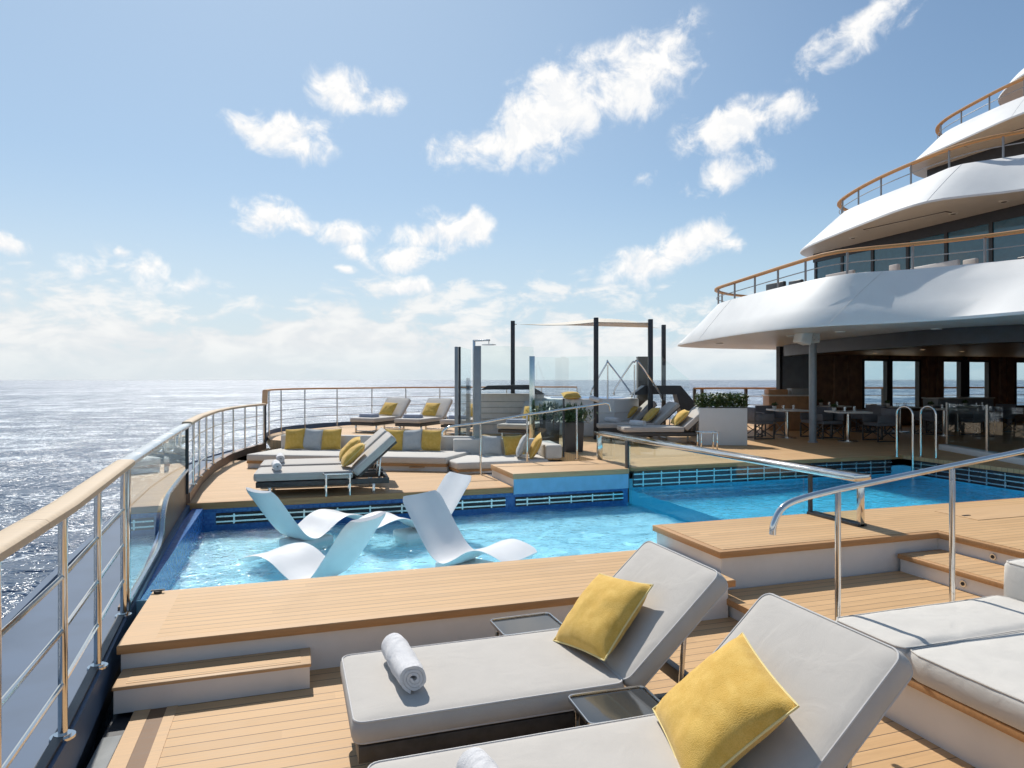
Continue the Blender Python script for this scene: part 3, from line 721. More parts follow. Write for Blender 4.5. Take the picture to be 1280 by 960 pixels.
# towels ------------------------------------------------------------------
def towel_mesh(L=.42, r=.072, turns=3.2, th=.017):
    mb = MB(); n = 64; prof = []
    for k in range(n+1):
        u = k/n; a = turns*2*math.pi*(u-1)-1.9; rr = .012+(r-.012-th/2)*u; prof.append((a, rr))
    out = [((rr+th*.42)*math.cos(a), (rr+th*.42)*math.sin(a)) for a, rr in prof]; inn = [((rr-th*.42)*math.cos(a), (rr-th*.42)*math.sin(a)) for a, rr in prof]
    ring = out+inn[::-1]; m_ = 16; rows = []
    for i in range(m_+1):
        y = -L/2+L*i/m_; e = min(i, m_-i)
        sc = 1-.05*max(0, 1-e/1.5)
        rows.append([Vector((x*sc+.009*noise.noise((x*14, y*11, z*14+1)), y+.006*noise.noise((x*30, z*30, 2))*(1 if e == 0 else 0), z*sc+.010*noise.noise((x*12, y*10, z*12)))) for x, z in ring])
    mb.loft(rows, closed=True); N = len(ring)
    for row, fl in ((rows[0], False), (rows[-1], True)):
        b = [(k, k+1, N-2-k, N-1-k) for k in range(n)]
        mb.add(row, b)
    return mb, r
TM, TR_ = towel_mesh(); TP = TM.build('rolled_towel', M_towel); tag(TP, 'x', 'towel', 'rolled white towels'); tfirst = [True]
def towel(label, loc, rot, s_=1.):
    o = TP if tfirst[0] else TP.copy()
    if not tfirst[0]: C.objects.link(o)
    tfirst[0] = False
    place(o, Vector(loc)+Vector((0, 0, TR_*s_)), (0, R(-100), rot) if False else (0, 0, rot), label); o.scale = (s_,)*3; return o

AX, AY = .27, 3.625
A = lounger((AX, AY, Z0), 0, 'large near lounger with the towel lying on its foot end, closest to the pool platform')
BX, BY = .29, 2.46
lounger((BX, BY, Z0), 0, 'nearest lounger, cut off by the bottom edge of the photo')
pillow('yellow woven pillow on the near lounger beside the pool platform', 'yellow', lean((AX+1.47, AY+.02, .625), R(4), R(43), R(10)), 1, .51, .19)
pillow('largest yellow woven pillow, on the lounger at the bottom edge', 'yellow', lean((BX+1.44, BY+.02, .605), R(-6), R(43), R(-12)), 2, .55, .20)
towel('big rolled white towel on the foot of the near lounger by the platform', (.57, 3.63, .42), R(4), 1.12)
towel('rolled towel at the bottom edge, on the nearest lounger', (.70, 2.33, .42), R(6), 1.12)
SLa = (-.50, 10.95, ZS-.07); SLb = (-.46, 12.0, ZS-.07); ra = R(-3)
lounger(SLa, ra, 'front lounger of the pair on the sun deck behind the white pool chaises')
lounger(SLb, ra, 'rear lounger of the pair on the sun deck, against the long sofa')
pillow('yellow pillow on the front lounger of the sun deck pair', 'yellow', lean(lcl(SLa, ra, (1.42, -.02, .62)), ra, R(44), R(3)), 1, .47, .18)
pillow('yellow pillow on the rear lounger of the sun deck pair', 'yellow', lean(lcl(SLb, ra, (1.42, -.02, .62)), ra, R(44), R(-3)), 2, .48, .18)
towel('rolled towel on the front lounger of the sun deck pair', lcl(SLa, ra, (.30, -.08, .42)), R(5))
towel('rolled towel on the rear lounger of the sun deck pair', lcl(SLb, ra, (.30, -.08, .42)), R(2))
# right hand trio on the upper deck
rr_ = R(-15)
tri = [(Vector((7.35, 14.4, ZU)), 'front lounger of the three before the hot tub, nearest the glass pool wall', 'front'),
       (Vector((7.35, 15.75, ZU)), 'middle lounger of the three in a row before the hot tub', 'middle'),
       (Vector((7.45, 17.05, ZU)), 'rear lounger of the three in a row, right against the hot tub', 'rear')]
for i, (p, lb, wd_) in enumerate(tri):
    lounger(p, rr_, lb)
    pillow('yellow pillow on the %s lounger of the three before the hot tub' % wd_, 'yellow', lean(lcl(p, rr_, (1.42, 0, .62)), rr_, R(44), R((-4, 5, 0)[i])), 1+i % 2, (.47, .48)[i % 2], .18)
    towel('rolled towel on the %s lounger of the three before the hot tub' % wd_, lcl(p, rr_, (.42, 0, .42)), rr_+R(35))
# terrace row at the back left, feet towards the pool
rt = R(50)
ftowel = None
for i, px in enumerate((452, 508, 566, 640)):
    p = dep(px, (19.3, 18.9, 18.4, 16.6)[i], ZU); wd_ = ('leftmost', 'second from left', 'third from left', 'half behind glass')[i]
    lounger(p, rt, 'terrace lounger by the far railing, ' + wd_)
    w_ = ('at the left end of the row', 'second from the left', 'behind the shower posts', 'behind the tall glass screen')[i]
    pillow('yellow pillow on the terrace lounger ' + w_, 'yellow', lean(lcl(p, rt, (1.40, 0, .63)), rt, R(50), R(3*i-4)), 1+i % 2, (.47, .48)[i % 2], .18)
    mb = rounded_slab(MB(), .36, .5, .035, -.18, 0, .004, .012); 
    if ftowel is None:
        mb = MB()
        for k in range(3): rounded_slab(mb, .34-.01*k, .52-.01*k, .033, -.17, .034*k, .003, .012)
        ftowel = o = mb.build('folded_towel', M_towelb); tag(o, None, 'towel', 'folded blue grey towels')
    else: o = ftowel.copy(); C.objects.link(o)
    place(o, lcl(p, rt, (.45, .05, .421)), rt+R(4*i), 'folded blue grey towel on the terrace lounger ' + w_)

# ------------------------------------------------------------ side tables
def make_table():
    r_ = thing('side_table', 'x', 'side table', group='small steel side tables')
    L, W, h = .42, .30, .40
    MB().box(-L/2+.012, L/2-.012, -W/2+.012, W/2-.012, h-.006, h-.0005).build('table_top', M_smoke, r_)
    ring = []
    for cx, cy, a0 in ((L/2-.03, W/2-.03, 0), (-L/2+.03, W/2-.03, 90), (-L/2+.03, -W/2+.03, 180), (L/2-.03, -W/2+.03, 270)):
        for q in range(6):
            a = R(a0+q*18); ring.append((cx+.03*math.cos(a), cy+.03*math.sin(a), h))
    MB().tube(ring, .006, 6, closed=True, rz=.012).build('rim', M_brush, r_)
    for sx_ in (-1, 1):
        for sy in (-1, 1): MB().box(sx_*.17-.012, sx_*.17+.012, sy*.12-.012, sy*.12+.012, 0, h-.007).build('leg', M_steel, r_, bevel=.002)
    MB().box(-.158, .158, -.125, -.115, .02, .04).box(-.158, .158, .115, .125, .02, .04).build('stretcher', M_steel, r_)
    return r_
tb = make_table(); place(tb, (1.47, 4.20, Z0), R(2), 'small tray side table behind the near lounger, by the white platform side')
place(copy_tree(tb), (1.53, 3.02, Z0), R(-2), 'dark tray side table between the two near loungers')
place(copy_tree(tb), (.66, 10.44, ZS-.07), R(0), 'little side table in front of the sun deck pair of loungers')
p = dep(884, 14.35, ZU); place(copy_tree(tb), p, rr_, 'side table in front of the trio of loungers near the white planter')

# ------------------------------------------------------------ white chaises standing in the plunge pool
prof = spline([(0, 0, 1.03), (.12, 0, .87), (.28, 0, .65), (.43, 0, .465), (.56, 0, .38), (.68, 0, .375), (.82, 0, .44), (.98, 0, .535), (1.13, 0, .575), (1.3, 0, .55), (1.46, 0, .49)], 6)
def make_chaise():
    r_ = thing('pool_chaise', 'x', 'pool chaise', group='white chaises standing in the plunge pool')
    W = .64; n = 14; rows = []
    for i, p in enumerate(prof):
        dd = (prof[min(i+1, len(prof)-1)]-prof[max(i-1, 0)]).normalized(); nn = Vector((-dd.z, 0, dd.x))
        if nn.z < 0: nn = -nn
        s_ = sum((b-a).length for a, b in zip(prof[:i], prof[1:i+1])); Lt = sum((b-a).length for a, b in zip(prof, prof[1:]))
        e = min(s_, Lt-s_); wd_ = W*(1-.16*max(0, 1-e/.10)**2)
        taper = 1-.10*(s_ < .0)
        th = .038
        ring = []
        for k in range(n):
            u = -1+2*k/(n-1); dish = .03*(u*u)
            ring.append(p+Vector((0, u*wd_/2, 0))+nn*(dish+th*.5*(1-abs(u)**6)))
        for k in range(n):
            u = 1-2*k/(n-1); dish = .03*(u*u)
            ring.append(p+Vector((0, u*wd_/2, 0))+nn*(dish-th*.5*(1-abs(u)**6)-.004))
        rows.append(ring)
    mb = MB().loft(rows, closed=True); mb.add(rows[0], [tuple(range(2*n))]); mb.add(rows[-1], [tuple(range(2*n-1, -1, -1))])
    mb.build('shell', M_plastic, r_)
    MB().box(.42, .98, -.2, .2, 0, .36).build('base', M_plastic, r_, bevel=.03, seg=3)
    return r_
def face(px, d, psi, left=False):      # base point, heading psi degrees away from square to the line of sight
    k = (px-HX)/FPX; p = dep(px, d, -.36); along = (RT*k+F).normalized(); across = Vector((along.y, -along.x, 0))*(-1 if left else 1)
    h = across*math.cos(R(psi))+along*math.sin(R(psi)); return p, math.atan2(h.y, h.x)
ch = make_chaise()
CH = [((523, 7.9, -43), 'white chaise facing the camera on the right of the plunge pool, foot pointing right'),
      ((321, 8.13, 32), 'white chaise seen from behind at the back left of the plunge pool'),
      ((463, 6.55, 38, True), 'white chaise seen from behind at the front left, with its foot pointing left'),
      ((577, 9.55, -34, True), 'rearmost white chaise, its tall back half hidden behind the right chaise')]
for i, (ar, lb) in enumerate(CH):
    o = ch if i == 0 else copy_tree(ch); p, a = face(*ar); place(o, p, a, lb)

# ------------------------------------------------------------ built in sofa beyond the sun deck pair
def poly_cushion(poly, z0, z1, bev=.035):
    return MB().prism(poly, z0, z1)
f0, f1 = Vector((-.83, 14.15, 0)), Vector((2.74, 12.40, 0)); u_ = (f1-f0).normalized(); n_ = Vector((-u_.y, u_.x, 0))
b0, b1 = f0+n_*1.2+u_*.1, f1+n_*1.35+u_*.25
sf = thing('corner_sofa', 'long white built-in corner sofa with teak base along the back of the sun deck', 'sofa', (1., 13.4, ZS), world=True)
pl = lambda *v: [(q.x, q.y) for q in v]
MB().prism(pl(f0+n_*.06, f1+n_*.06, b1, b0), ZS, .38).build('base', M_whiter, sf)
MB().prism(pl(f0+n_*.02, f1+n_*.02, b1, b0), .38, .43).build('teak_lip', M_edge, sf)
fm, bm_ = f0.lerp(f1, .52), b0.lerp(b1, .50)
MB().prism(pl(f0, fm-u_*.01, bm_-u_*.01, b0), .43, .56).build('seat_cushion', M_sofa, sf, bevel=.03, seg=3)
MB().prism(pl(fm+u_*.01, f1, b1, bm_+u_*.01), .43, .56).build('seat_cushion', M_sofa, sf, bevel=.03, seg=3)
MB().prism(pl(b0, b1, b1+n_*.18, b0+n_*.18), ZS, .84).build('back_cushion', M_sofa, sf, bevel=.03, seg=3)
MB().box(f0.lerp(f1, .86).x-.14, f0.lerp(f1, .86).x+.14, f0.lerp(f1, .86).y-.03, f0.lerp(f1, .86).y+.05, ZS+.09, .36).build('vent', M_orange, sf)
# right hand return of the sofa
e0, e1 = Vector((2.86, 12.02, 0)), Vector((4.62, 11.98, 0)); e2 = Vector((2.80, 12.6, 0)); e3 = Vector((3.12, 13.45, 0)); e4 = Vector((4.85, 13.05, 0))
MB().prism(pl(e0+Vector((.05, .05, 0)), e1, e4, e3, e2+Vector((.05, 0, 0))), ZS, .33).build('base', M_whiter, sf)
MB().prism(pl(e0+Vector((.01, .01, 0)), e1, e4, e3, e2+Vector((.01, 0, 0))), .33, .37).build('teak_lip', M_edge, sf)
MB().prism(pl(e0, e1, e4, e3, e2), .37, .50).build('seat_cushion', M_sofa, sf, bevel=.03, seg=3)
MB().prism(pl(e3, e4, e4+Vector((.04, .16, 0)), e3+Vector((.04, .2, 0))), ZS, .80).build('back_cushion', M_sofa, sf, bevel=.03, seg=3)
MB().prism(pl(e1+Vector((-.02, .1, 0)), e1+Vector((.32, .1, 0)), e4+Vector((.22, 0, 0)), e4+Vector((-.1, 0, 0))), .50, .76).build('armrest', M_sofa, sf, bevel=.04, seg=3)
hd = math.atan2(n_.y, n_.x)
SP = [(.095, 'yellow'), (.19, 'grey'), (.285, 'yellow'), (.605, 'yellow'), (.70, 'grey'), (.795, 'yellow')]
SL_ = ['yellow pillow at the far left of the long sofa', 'silver grey pillow between two yellow ones on the left of the long sofa', 'yellow pillow on the long sofa just left of the sun deck lounger backrests',
       'yellow pillow on the long sofa just right of the sun deck lounger backrests', 'silver grey pillow between two yellow ones near the sofa corner', 'yellow pillow on the long sofa nearest the shower post']
for i, (u, c_) in enumerate(SP):
    p = b0.lerp(b1, u)-n_*.16
    pillow(SL_[i], c_, lean(p+Vector((0, 0, .56+.21)), hd, R(74), R((4, -5, 3, -3, 4, -2)[i])), 3+i % 2, .43, .16)
pillow('grey pillow leaning beside the yellow one at the right end of the corner sofa', 'grey', lean((4.22, 12.35, .74), R(-20), R(66), R(8)), 3, .48, .16)
pillow('yellow pillow leaning on the white armrest of the corner sofa', 'yellow', lean((4.47, 12.30, .73), R(-15), R(64), R(-8)), 4, .48, .16)
pillow('mustard pillow behind the glass on the back of the corner sofa', 'yellow', lean((4.25, 12.98, .69), R(85), R(66), R(3)), 3, .40, .15)
pillow('pale grey pillow behind the glass on the back of the corner sofa', 'grey', lean((3.83, 13.08, .69), R(85), R(66), R(-3)), 4, .40, .15)

# ------------------------------------------------------------ near daybed at the right
db = thing('daybed', 'big white daybed with seat cushions and backrest in the right foreground', 'daybed', (4.1, 2.4, 0), world=True)
MB().box(3.36, 5.05, -.5, 3.48, 0, .285).build('base', M_whiter, db)
MB().box(3.29, 5.07, -.52, 3.50, .285, .33).build('teak_lip', M_edge, db, bevel=.006)
def big_cushion(x0, x1, y0, y1, z0, z1, seed, name, parent):
    """hand-sewn cushion: rounded, slightly sagging and wrinkled"""
    mb = MB(); nx, ny = 30, 30; T = z1-z0
    def surf(i, j, s_):
        u, v = -1+2*i/nx, -1+2*j/ny
        e = max(0., 1-abs(u)**14)**.5*max(0., 1-abs(v)**14)**.5
        x, y = (x0+x1)/2+u*(x1-x0)/2, (y0+y1)/2+v*(y1-y0)/2
        wv_ = .010*noise.noise((x*1.7+seed, y*1.7, s_))+.006*noise.noise((x*5+seed, y*6, s_*2))
        bow = .018*(1-u*u)*(1-v*v)
        return Vector((x, y, (z0+z1)/2+s_*(T/2*e+(bow+wv_)*e)))
    for s_ in (1, -1): mb.loft([[surf(i, j, s_) for j in range(ny+1)] for i in range(nx+1)])
    o = mb.build(name, M_sofa, parent)
    ed = [surf(0, j, 1) for j in range(ny)]+[surf(i, ny, 1) for i in range(nx)]+[surf(nx, ny-j, 1) for j in range(ny)]+[surf(nx-i, 0, 1) for i in range(nx)]
    return o
def soft_box(x0, x1, y0, y1, z0, z1, seed, name, parent, r=.035):
    mb = MB(); L, W, T = x1-x0, y1-y0, z1-z0; rings = []; n = 72
    def outline(ins):
        pts = []; rr = .05; hx, hy = L/2-ins, W/2-ins
        cor = ((hx-rr, hy-rr, 0), (-hx+rr, hy-rr, 90), (-hx+rr, -hy+rr, 180), (hx-rr, -hy+rr, 270)); raw = []
        for cx, cy, a0 in cor:
            for q in range(7):
                a = R(a0+q*15); raw.append(Vector((cx+rr*math.cos(a), cy+rr*math.sin(a), 0)))
        raw.append(raw[0]); return resample(raw, n+1)[:-1]
    def wob(p, k):
        q = noise.noise((p.x*2.3+seed, p.y*2.3, 1.))*.012+noise.noise((p.x*7+seed, p.y*7, 2.))*.005
        return q*k
    for ins, z, kk in ((r, 0, 0), (r*.3, r*.3, .3), (.0, r, .5), (-.006, T*.5, .6), (0., T-r, .4), (r*.3, T-r*.3, .3), (r, T, .4)):
        o_ = outline(ins)
        rings.append([Vector(((x0+x1)/2+p.x, (y0+y1)/2+p.y, z0+z+wob(p, kk)))+Vector((p.x, p.y, 0)).normalized()*(.010*noise.noise((p.x*9+seed, p.y*9, z*20)))*(1 if .2 < z/T < .9 else 0) for p in o_])
    for q, hgt in ((.06, .5), (.18, .8), (.4, .95), (.7, 1.)):
        o_ = outline(r); rings.append([Vector(((x0+x1)/2+p.x*(1-q), (y0+y1)/2+p.y*(1-q), z0+T+.016*hgt+wob(p*(1-q), 1.))) for p in o_])
    mb.loft(rings, closed=True); mb.add([Vector(((x0+x1)/2, (y0+y1)/2, z0+T+.018))]+rings[-1], [(0, 1+k, 1+(k+1) % n) for k in range(n)])
    mb.add(rings[0], [tuple(range(n-1, -1, -1))])
    o = mb.build(name, M_sofa, parent)
    o_ = outline(r*.3); MB().tube([Vector(((x0+x1)/2+p.x, (y0+y1)/2+p.y, z0+T-r*.3+wob(p, .3)+.003)) for p in o_], .005, 6, closed=True).build('piping', M_sofa, o)
    return o
soft_box(3.27, 4.76, 2.955, 3.50, .335, .49, 2., 'seat_cushion', db)
soft_box(3.26, 4.76, 1.55, 2.945, .335, .497, 7., 'seat_cushion', db)
soft_box(3.27, 4.76, .1, 1.54, .335, .49, 11., 'seat_cushion', db)
soft_box(4.765, 5.0, 2.3, 3.50, .335, .73, 15., 'backrest', db)
soft_box(4.765, 5.0, .9, 2.29, .335, .73, 19., 'backrest', db)

# ------------------------------------------------------------ shower, glass screens
sc_ = thing('glass_screen', 'tall clear glass wind screen on steel posts behind the corner sofa', 'glass screen', dep(600, 15, ZU), world=True)
def spost(px, d, zt, wd_, m=M_brush, zb=ZU):
    p = dep(px, d, zb); return MB().obox((p.x, p.y, (zb+zt)/2), wd_/2, wd_/2, (zt-zb)/2, -YAW).build('post', m, sc_, bevel=.004)
def gpane(pa, pb, za, zb0, zb1, parent, m=M_glasst, nm='glass_panel'):
    pa, pb = Vector(pa), Vector(pb); nn = Vector((-(pb-pa).y, (pb-pa).x, 0)).normalized()*.012
    return MB().vprism([Vector((pa.x, pa.y, za)), Vector((pb.x, pb.y, za)), Vector((pb.x, pb.y, zb1)), Vector((pa.x, pa.y, zb0))], nn).build(nm, m, parent, smooth=False)
spost(570.5, 14.9, 2.73, .075, M_slate); spost(574.5, 14.95, 2.73, .05, M_char); spost(597, 15.0, 2.75, .15, M_slate); spost(585, 17.5, 2.05, .09, M_slate)
spost(665, 16.3, 2.57, .13, M_steel)
gpane(dep(576, 14.9), dep(589, 16.8), .8, 2.72, 2.75, sc_)
gpane(dep(601, 15.0), dep(667, 16.0), .86, 2.76, 2.78, sc_, M_glass)
gpane(dep(668, 16.3), dep(735, 19.5), .6, 2.55, 2.68, sc_, M_glass)
gpane(dep(735, 19.55), dep(828, 19.6), 1.4, 2.68, 2.68, sc_, M_glass)
gpane(dep(828, 19.65), dep(862, 21.), 1.4, 2.66, 2.0, sc_, M_glass)
gpane(dep(568.5, 14.55), dep(601, 13.9), .56, .92, .92, sc_, M_glasst)
gpane(dep(601, 13.85), dep(650, 13.9), .56, .92, .92, sc_, M_glasst)
lg = thing('glass_balustrade', 'low frameless glass balustrade panel beside the dark planter', 'glass balustrade', dep(690, 13.6, ZU), world=True)
gpane(dep(664, 14.2), dep(704, 13.2), .5, 1.62, 1.63, lg, M_glasst)
p = dep(704.5, 13.2); MB().box(p.x-.015, p.x+.015, p.y-.015, p.y+.015, .5, 1.64).build('post', M_char, lg)
sh = thing('outdoor_shower', 'outdoor shower with thin steel column and flat round overhead rose', 'shower', dep(593, 15.3, ZU), world=True)
p = dep(592.5, 15.3); q = dep(612, 15.1)
MB().beam((p.x, p.y, ZU), (p.x, p.y, 2.90), .055, .055).build('column', M_brush, sh, bevel=.004)
MB().beam((p.x, p.y, 2.885), (q.x, q.y, 2.885), .05, .04).build('arm', M_brush, sh, bevel=.004)
q2 = dep(611, 15.1); MB().cyl((q2.x, q2.y, 2.79), .012, .08, 8).build('stem', M_brush, sh)
MB().cyl((q2.x, q2.y, 2.775), .16, .015, 24).build('shower_head', M_brush, sh)

# ------------------------------------------------------------ hot tub with canopy
ht = thing('hot_tub', 'raised white hot tub with black angular side screens and inverted V handrails under the sail', 'hot tub', dep(735, 19, ZU), world=True)
cx = dep(735, 19.3); c2 = Vector((cx.x, cx.y, 0)); rad = 1.45
octg = [(c2.x+rad*math.cos(R(22.5+45*k)-YAW), c2.y+rad*math.sin(R(22.5+45*k)-YAW)) for k in range(8)]
MB().prism(octg, ZU, 1.50).build('surround', M_white, ht, bevel=.05, seg=3)
octi = [(c2.x+(rad-.3)*math.cos(R(22.5+45*k)-YAW), c2.y+(rad-.3)*math.sin(R(22.5+45*k)-YAW)) for k in range(8)]
MB().prism(octi, 1.49, 1.505).build('water', M_tileb, ht)
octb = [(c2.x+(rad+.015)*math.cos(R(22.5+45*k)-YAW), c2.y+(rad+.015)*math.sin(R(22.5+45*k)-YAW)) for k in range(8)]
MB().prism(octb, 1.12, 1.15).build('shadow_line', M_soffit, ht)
for (pts, dd, nm) in (([(790, 494), (806, 482), (851, 482), (876, 512), (876, 540), (858, 540), (846, 493), (808, 493)], 18.2, 'side_screen'),
                      ([(600, 488), (609, 482), (662, 481), (682, 493), (668, 493), (661, 487), (609, 487)], 18.6, 'side_screen')):
    poly = []
    for (px, py) in pts:
        v = dep(px, dd); poly.append(Vector((v.x, v.y, CAMZ-(py-HY)/FPX*dd)))
    MB().vprism(poly, F*.5).build(nm, M_char, ht, smooth=False)
for px0, px1 in ((601, 680),):
    a, b = dep(px0, 19.0), dep(px1, 19.0)
    MB().vprism([Vector((a.x, a.y, ZU)), Vector((b.x, b.y, ZU)), Vector((b.x, b.y, 1.62)), Vector((a.x, a.y, 1.62))], F*.4).build('equipment_box', M_soffit, ht, smooth=False)
    for k in range(5):
        z = .75+k*.16; MB().vprism([Vector((a.x, a.y, z))-F*.02, Vector((b.x, b.y, z))-F*.02, Vector((b.x, b.y, z+.012))-F*.02, Vector((a.x, a.y, z+.012))-F*.02], F*.02).build('panel_seam', M_greytop, ht, smooth=False)
for pts in ([(739, 494), (740, 487), (758, 455), (761, 454), (788, 490), (789, 496)], [(768, 494), (769, 485), (789, 455), (793, 453), (799, 454), (825, 492), (826, 503)]):
    P3 = [Vector((*dep(px, 17.95 if px < 766 else 17.75).xy, CAMZ-(py-HY)/FPX*17.9)) for px, py in pts]
    MB().tube(spline(P3, 4), .022, 8).build('handrail', M_steel, ht)
for px in (759.5, 793): 
    v = dep(px, 17.9); MB().cyl((v.x, v.y, 1.5), .02, .9, 8).build('rail_post', M_steel, ht)
pillow_b = MB(); a, b = dep(712, 17.2), dep(729, 17.2)
CP = [(745, 17.2, 397), (813, 18.0, 399), (829.5, 20.6, 406), (641, 19.4, 401)]
cn = thing('sail_canopy', 'cream shade sail stretched between four slim black posts over the hot tub', 'canopy', dep(755, 18.8, ZU), world=True)
tops = []
for i, (px, dd, py) in enumerate(CP):
    p = dep(px, dd); zt = CAMZ+(HY-py)/FPX*dd; wd_ = (.115, .12, .12, .12)[i]
    MB().obox((p.x, p.y, (ZU+zt)/2), wd_/2, wd_/2, (zt-ZU)/2, -YAW).build('post', M_char, cn, bevel=.012)
    tops.append(Vector((p.x, p.y, zt-.10)))
tops[0].z -= .02
cen = sum(tops, Vector())/4
order = [3, 0, 1, 2]; cor = [tops[i].lerp(cen, .045) for i in order]
rows = []; n = 14
for i in range(n+1):
    u = i/n; row = []
    for j in range(n+1):
        v = j/n
        uu = u+(0.10*math.sin(math.pi*v))*(.5-u)*1.0; vv = v+(0.10*math.sin(math.pi*u))*(.5-v)*1.0
        p = cor[0].lerp(cor[1], uu).lerp(cor[3].lerp(cor[2], uu), vv); p.z += .2*math.sin(math.pi*u)*math.sin(math.pi*v)-.05*math.sin(math.pi*u); row.append(p)
    rows.append(row)
top_ = [[p+Vector((0, 0, .012)) for p in r_] for r_ in rows]
MB().loft(rows).loft(top_).build('sail', M_sail, cn)
for a_, b_ in zip(cor, [tops[i] for i in order]): MB().tube([a_, b_], .012, 6).build('shackle', M_brush, cn)
mp = thing('canvas_bollard', 'short dark square post standing behind the hot tub handrails', 'post', dep(803, 19.9, ZU), world=True)
p = dep(803, 19.9); MB().obox((p.x, p.y, (ZU+2.66)/2), .15, .15, (2.66-ZU)/2, -YAW).build('shaft', M_darkpot, mp, bevel=.01); MB().obox((p.x, p.y, 2.67), .155, .155, .012, -YAW).build('cap', M_char, mp)
pillow('yellow pillow lying on the white hot tub rim behind the dark planter', 'yellow', Matrix.Translation(dep(714, 18.1, 1.59)) @ Matrix.Rotation(-YAW, 4, 'Z') @ Matrix.Rotation(R(14), 4, 'X') @ Matrix.Rotation(R(4), 4, 'Z'), 3, .48, .16)
tw = TP.copy(); C.objects.link(tw); place(tw, dep(745, 16.9, ZU+1.02), (R(10), 0, R(20)), 'crumpled white towel on the hot tub edge above the rear lounger'); tw.scale = (1.3, .8, .9)

# ------------------------------------------------------------ planters
def leaves(mb, n, fn, ln, wd_, rise=.5):
    for k in range(n):
        p = fn(); a = random.uniform(0, 6.283); el_ = random.uniform(-.3, 1.2)*rise*2
        d_ = Vector((math.cos(a)*math.cos(el_), math.sin(a)*math.cos(el_), math.sin(el_))); s_ = d_.cross(Vector((random.random()-.5, random.random()-.5, 1))).normalized()
        L = ln*random.uniform(.6, 1.25); W = wd_*random.uniform(.7, 1.2); m_ = p+d_*L*.5; up = s_.cross(d_)*L*.12
        mb.add([p, m_+s_*W/2+up, p+d_*L, m_-s_*W/2+up], [(0, 1, 2, 3)])
    return mb
ang = R(-24); bp = at(903, 556.5, ZU)
pn = thing('white_planter', 'white rectangular planter box holding a dense low green shrub', 'planter', (bp.x+.05, bp.y+.15, ZU), ang)
mb = MB().box(-.52, .56, -.22, .22, 0, .86); mb.build('box', M_white, pn, bevel=.012)
MB().box(-.49, .53, -.19, .19, .855, .865).build('soil', M_soil, pn)
mb = MB()
leaves(mb, 2600, lambda: Vector((random.uniform(-.54, .58), random.uniform(-.25, .25), .86+abs(random.gauss(0, 1))*.0+random.uniform(0, .26)*(1+.25*math.sin(random.random()*9)))), .075, .04)
mb.build('shrub', M_leaf, pn, recalc=False, weld=False)
def tall_planter(label, loc, rot):
    pn = thing('dark_planter', label, 'planter', loc, rot, 'tall dark planters by the glass balustrade')
    b = .20; mb = MB(); mb.add([(x*b, y*b, 0) for x, y in ((-1,-1),(1,-1),(1,1),(-1,1))]+[(x*b*1.12, y*b*1.12, .62) for x, y in ((-1,-1),(1,-1),(1,1),(-1,1))], [(0,1,5,4),(1,2,6,5),(2,3,7,6),(3,0,4,7),(3,2,1,0),(4,5,6,7)])
    mb.build('pot', M_darkpot, pn, bevel=.008)
    mb = MB()
    leaves(mb, 900, lambda: Vector((random.gauss(0, .13), random.gauss(0, .13), .58+random.uniform(0, .3))), .17, .022, .8)
    leaves(mb, 500, lambda: Vector((random.gauss(0, .17), random.gauss(0, .17), .62+random.uniform(0, .22))), .09, .035, .5)
    mb.build('foliage', M_leafd, pn, recalc=False, weld=False)
p = at(717, 565, ZU); tall_planter('dark square planter with bushy green plant in front of the glass balustrade', p+F*.2, R(-20))
p = dep(687, 15.2, ZU); tall_planter('dark square planter with green plant seen behind the glass balustrade', p, R(-20))

# ------------------------------------------------------------ pool ladder
ld = thing('pool_ladder', 'pool ladder of two polished steel hoops at the far corner of the main pool', 'pool ladder', (10.9, 10.4, ZU), world=True)
for px0, px1 in ((1121, 1141), (1151, 1170)):
    a = dep(px0, 13.3); b = dep(px1, 13.0); a.z = b.z = 0
    hz = CAMZ-(508-HY)/FPX*13.15; r_ = (b-a).length/2; c_ = (a+b)/2; x_ = (b-a).normalized()
    pts = [a+Vector((0, 0, ZU)), a+Vector((0, 0, hz-r_))]
    pts += [c_+x_*(-r_*math.cos(R(q)))+Vector((0, 0, hz-r_+r_*math.sin(R(q)))) for q in range(12, 180, 12)]
    pts += [b+Vector((0, 0, hz-r_)), b+Vector((0, 0, .0))]
    o = MB().tube(pts, .021, 10).build('hoop', M_steel, ld)
    MB().cyl(a+Vector((0, 0, ZU)), .045, .012, 14).build('flange', M_steel, o)
aa, bb = dep(1141, 13.0, -.1), dep(1170, 13.0, -.1); MB().beam(aa, bb, .08, .03).build('rung', M_steel, ld)

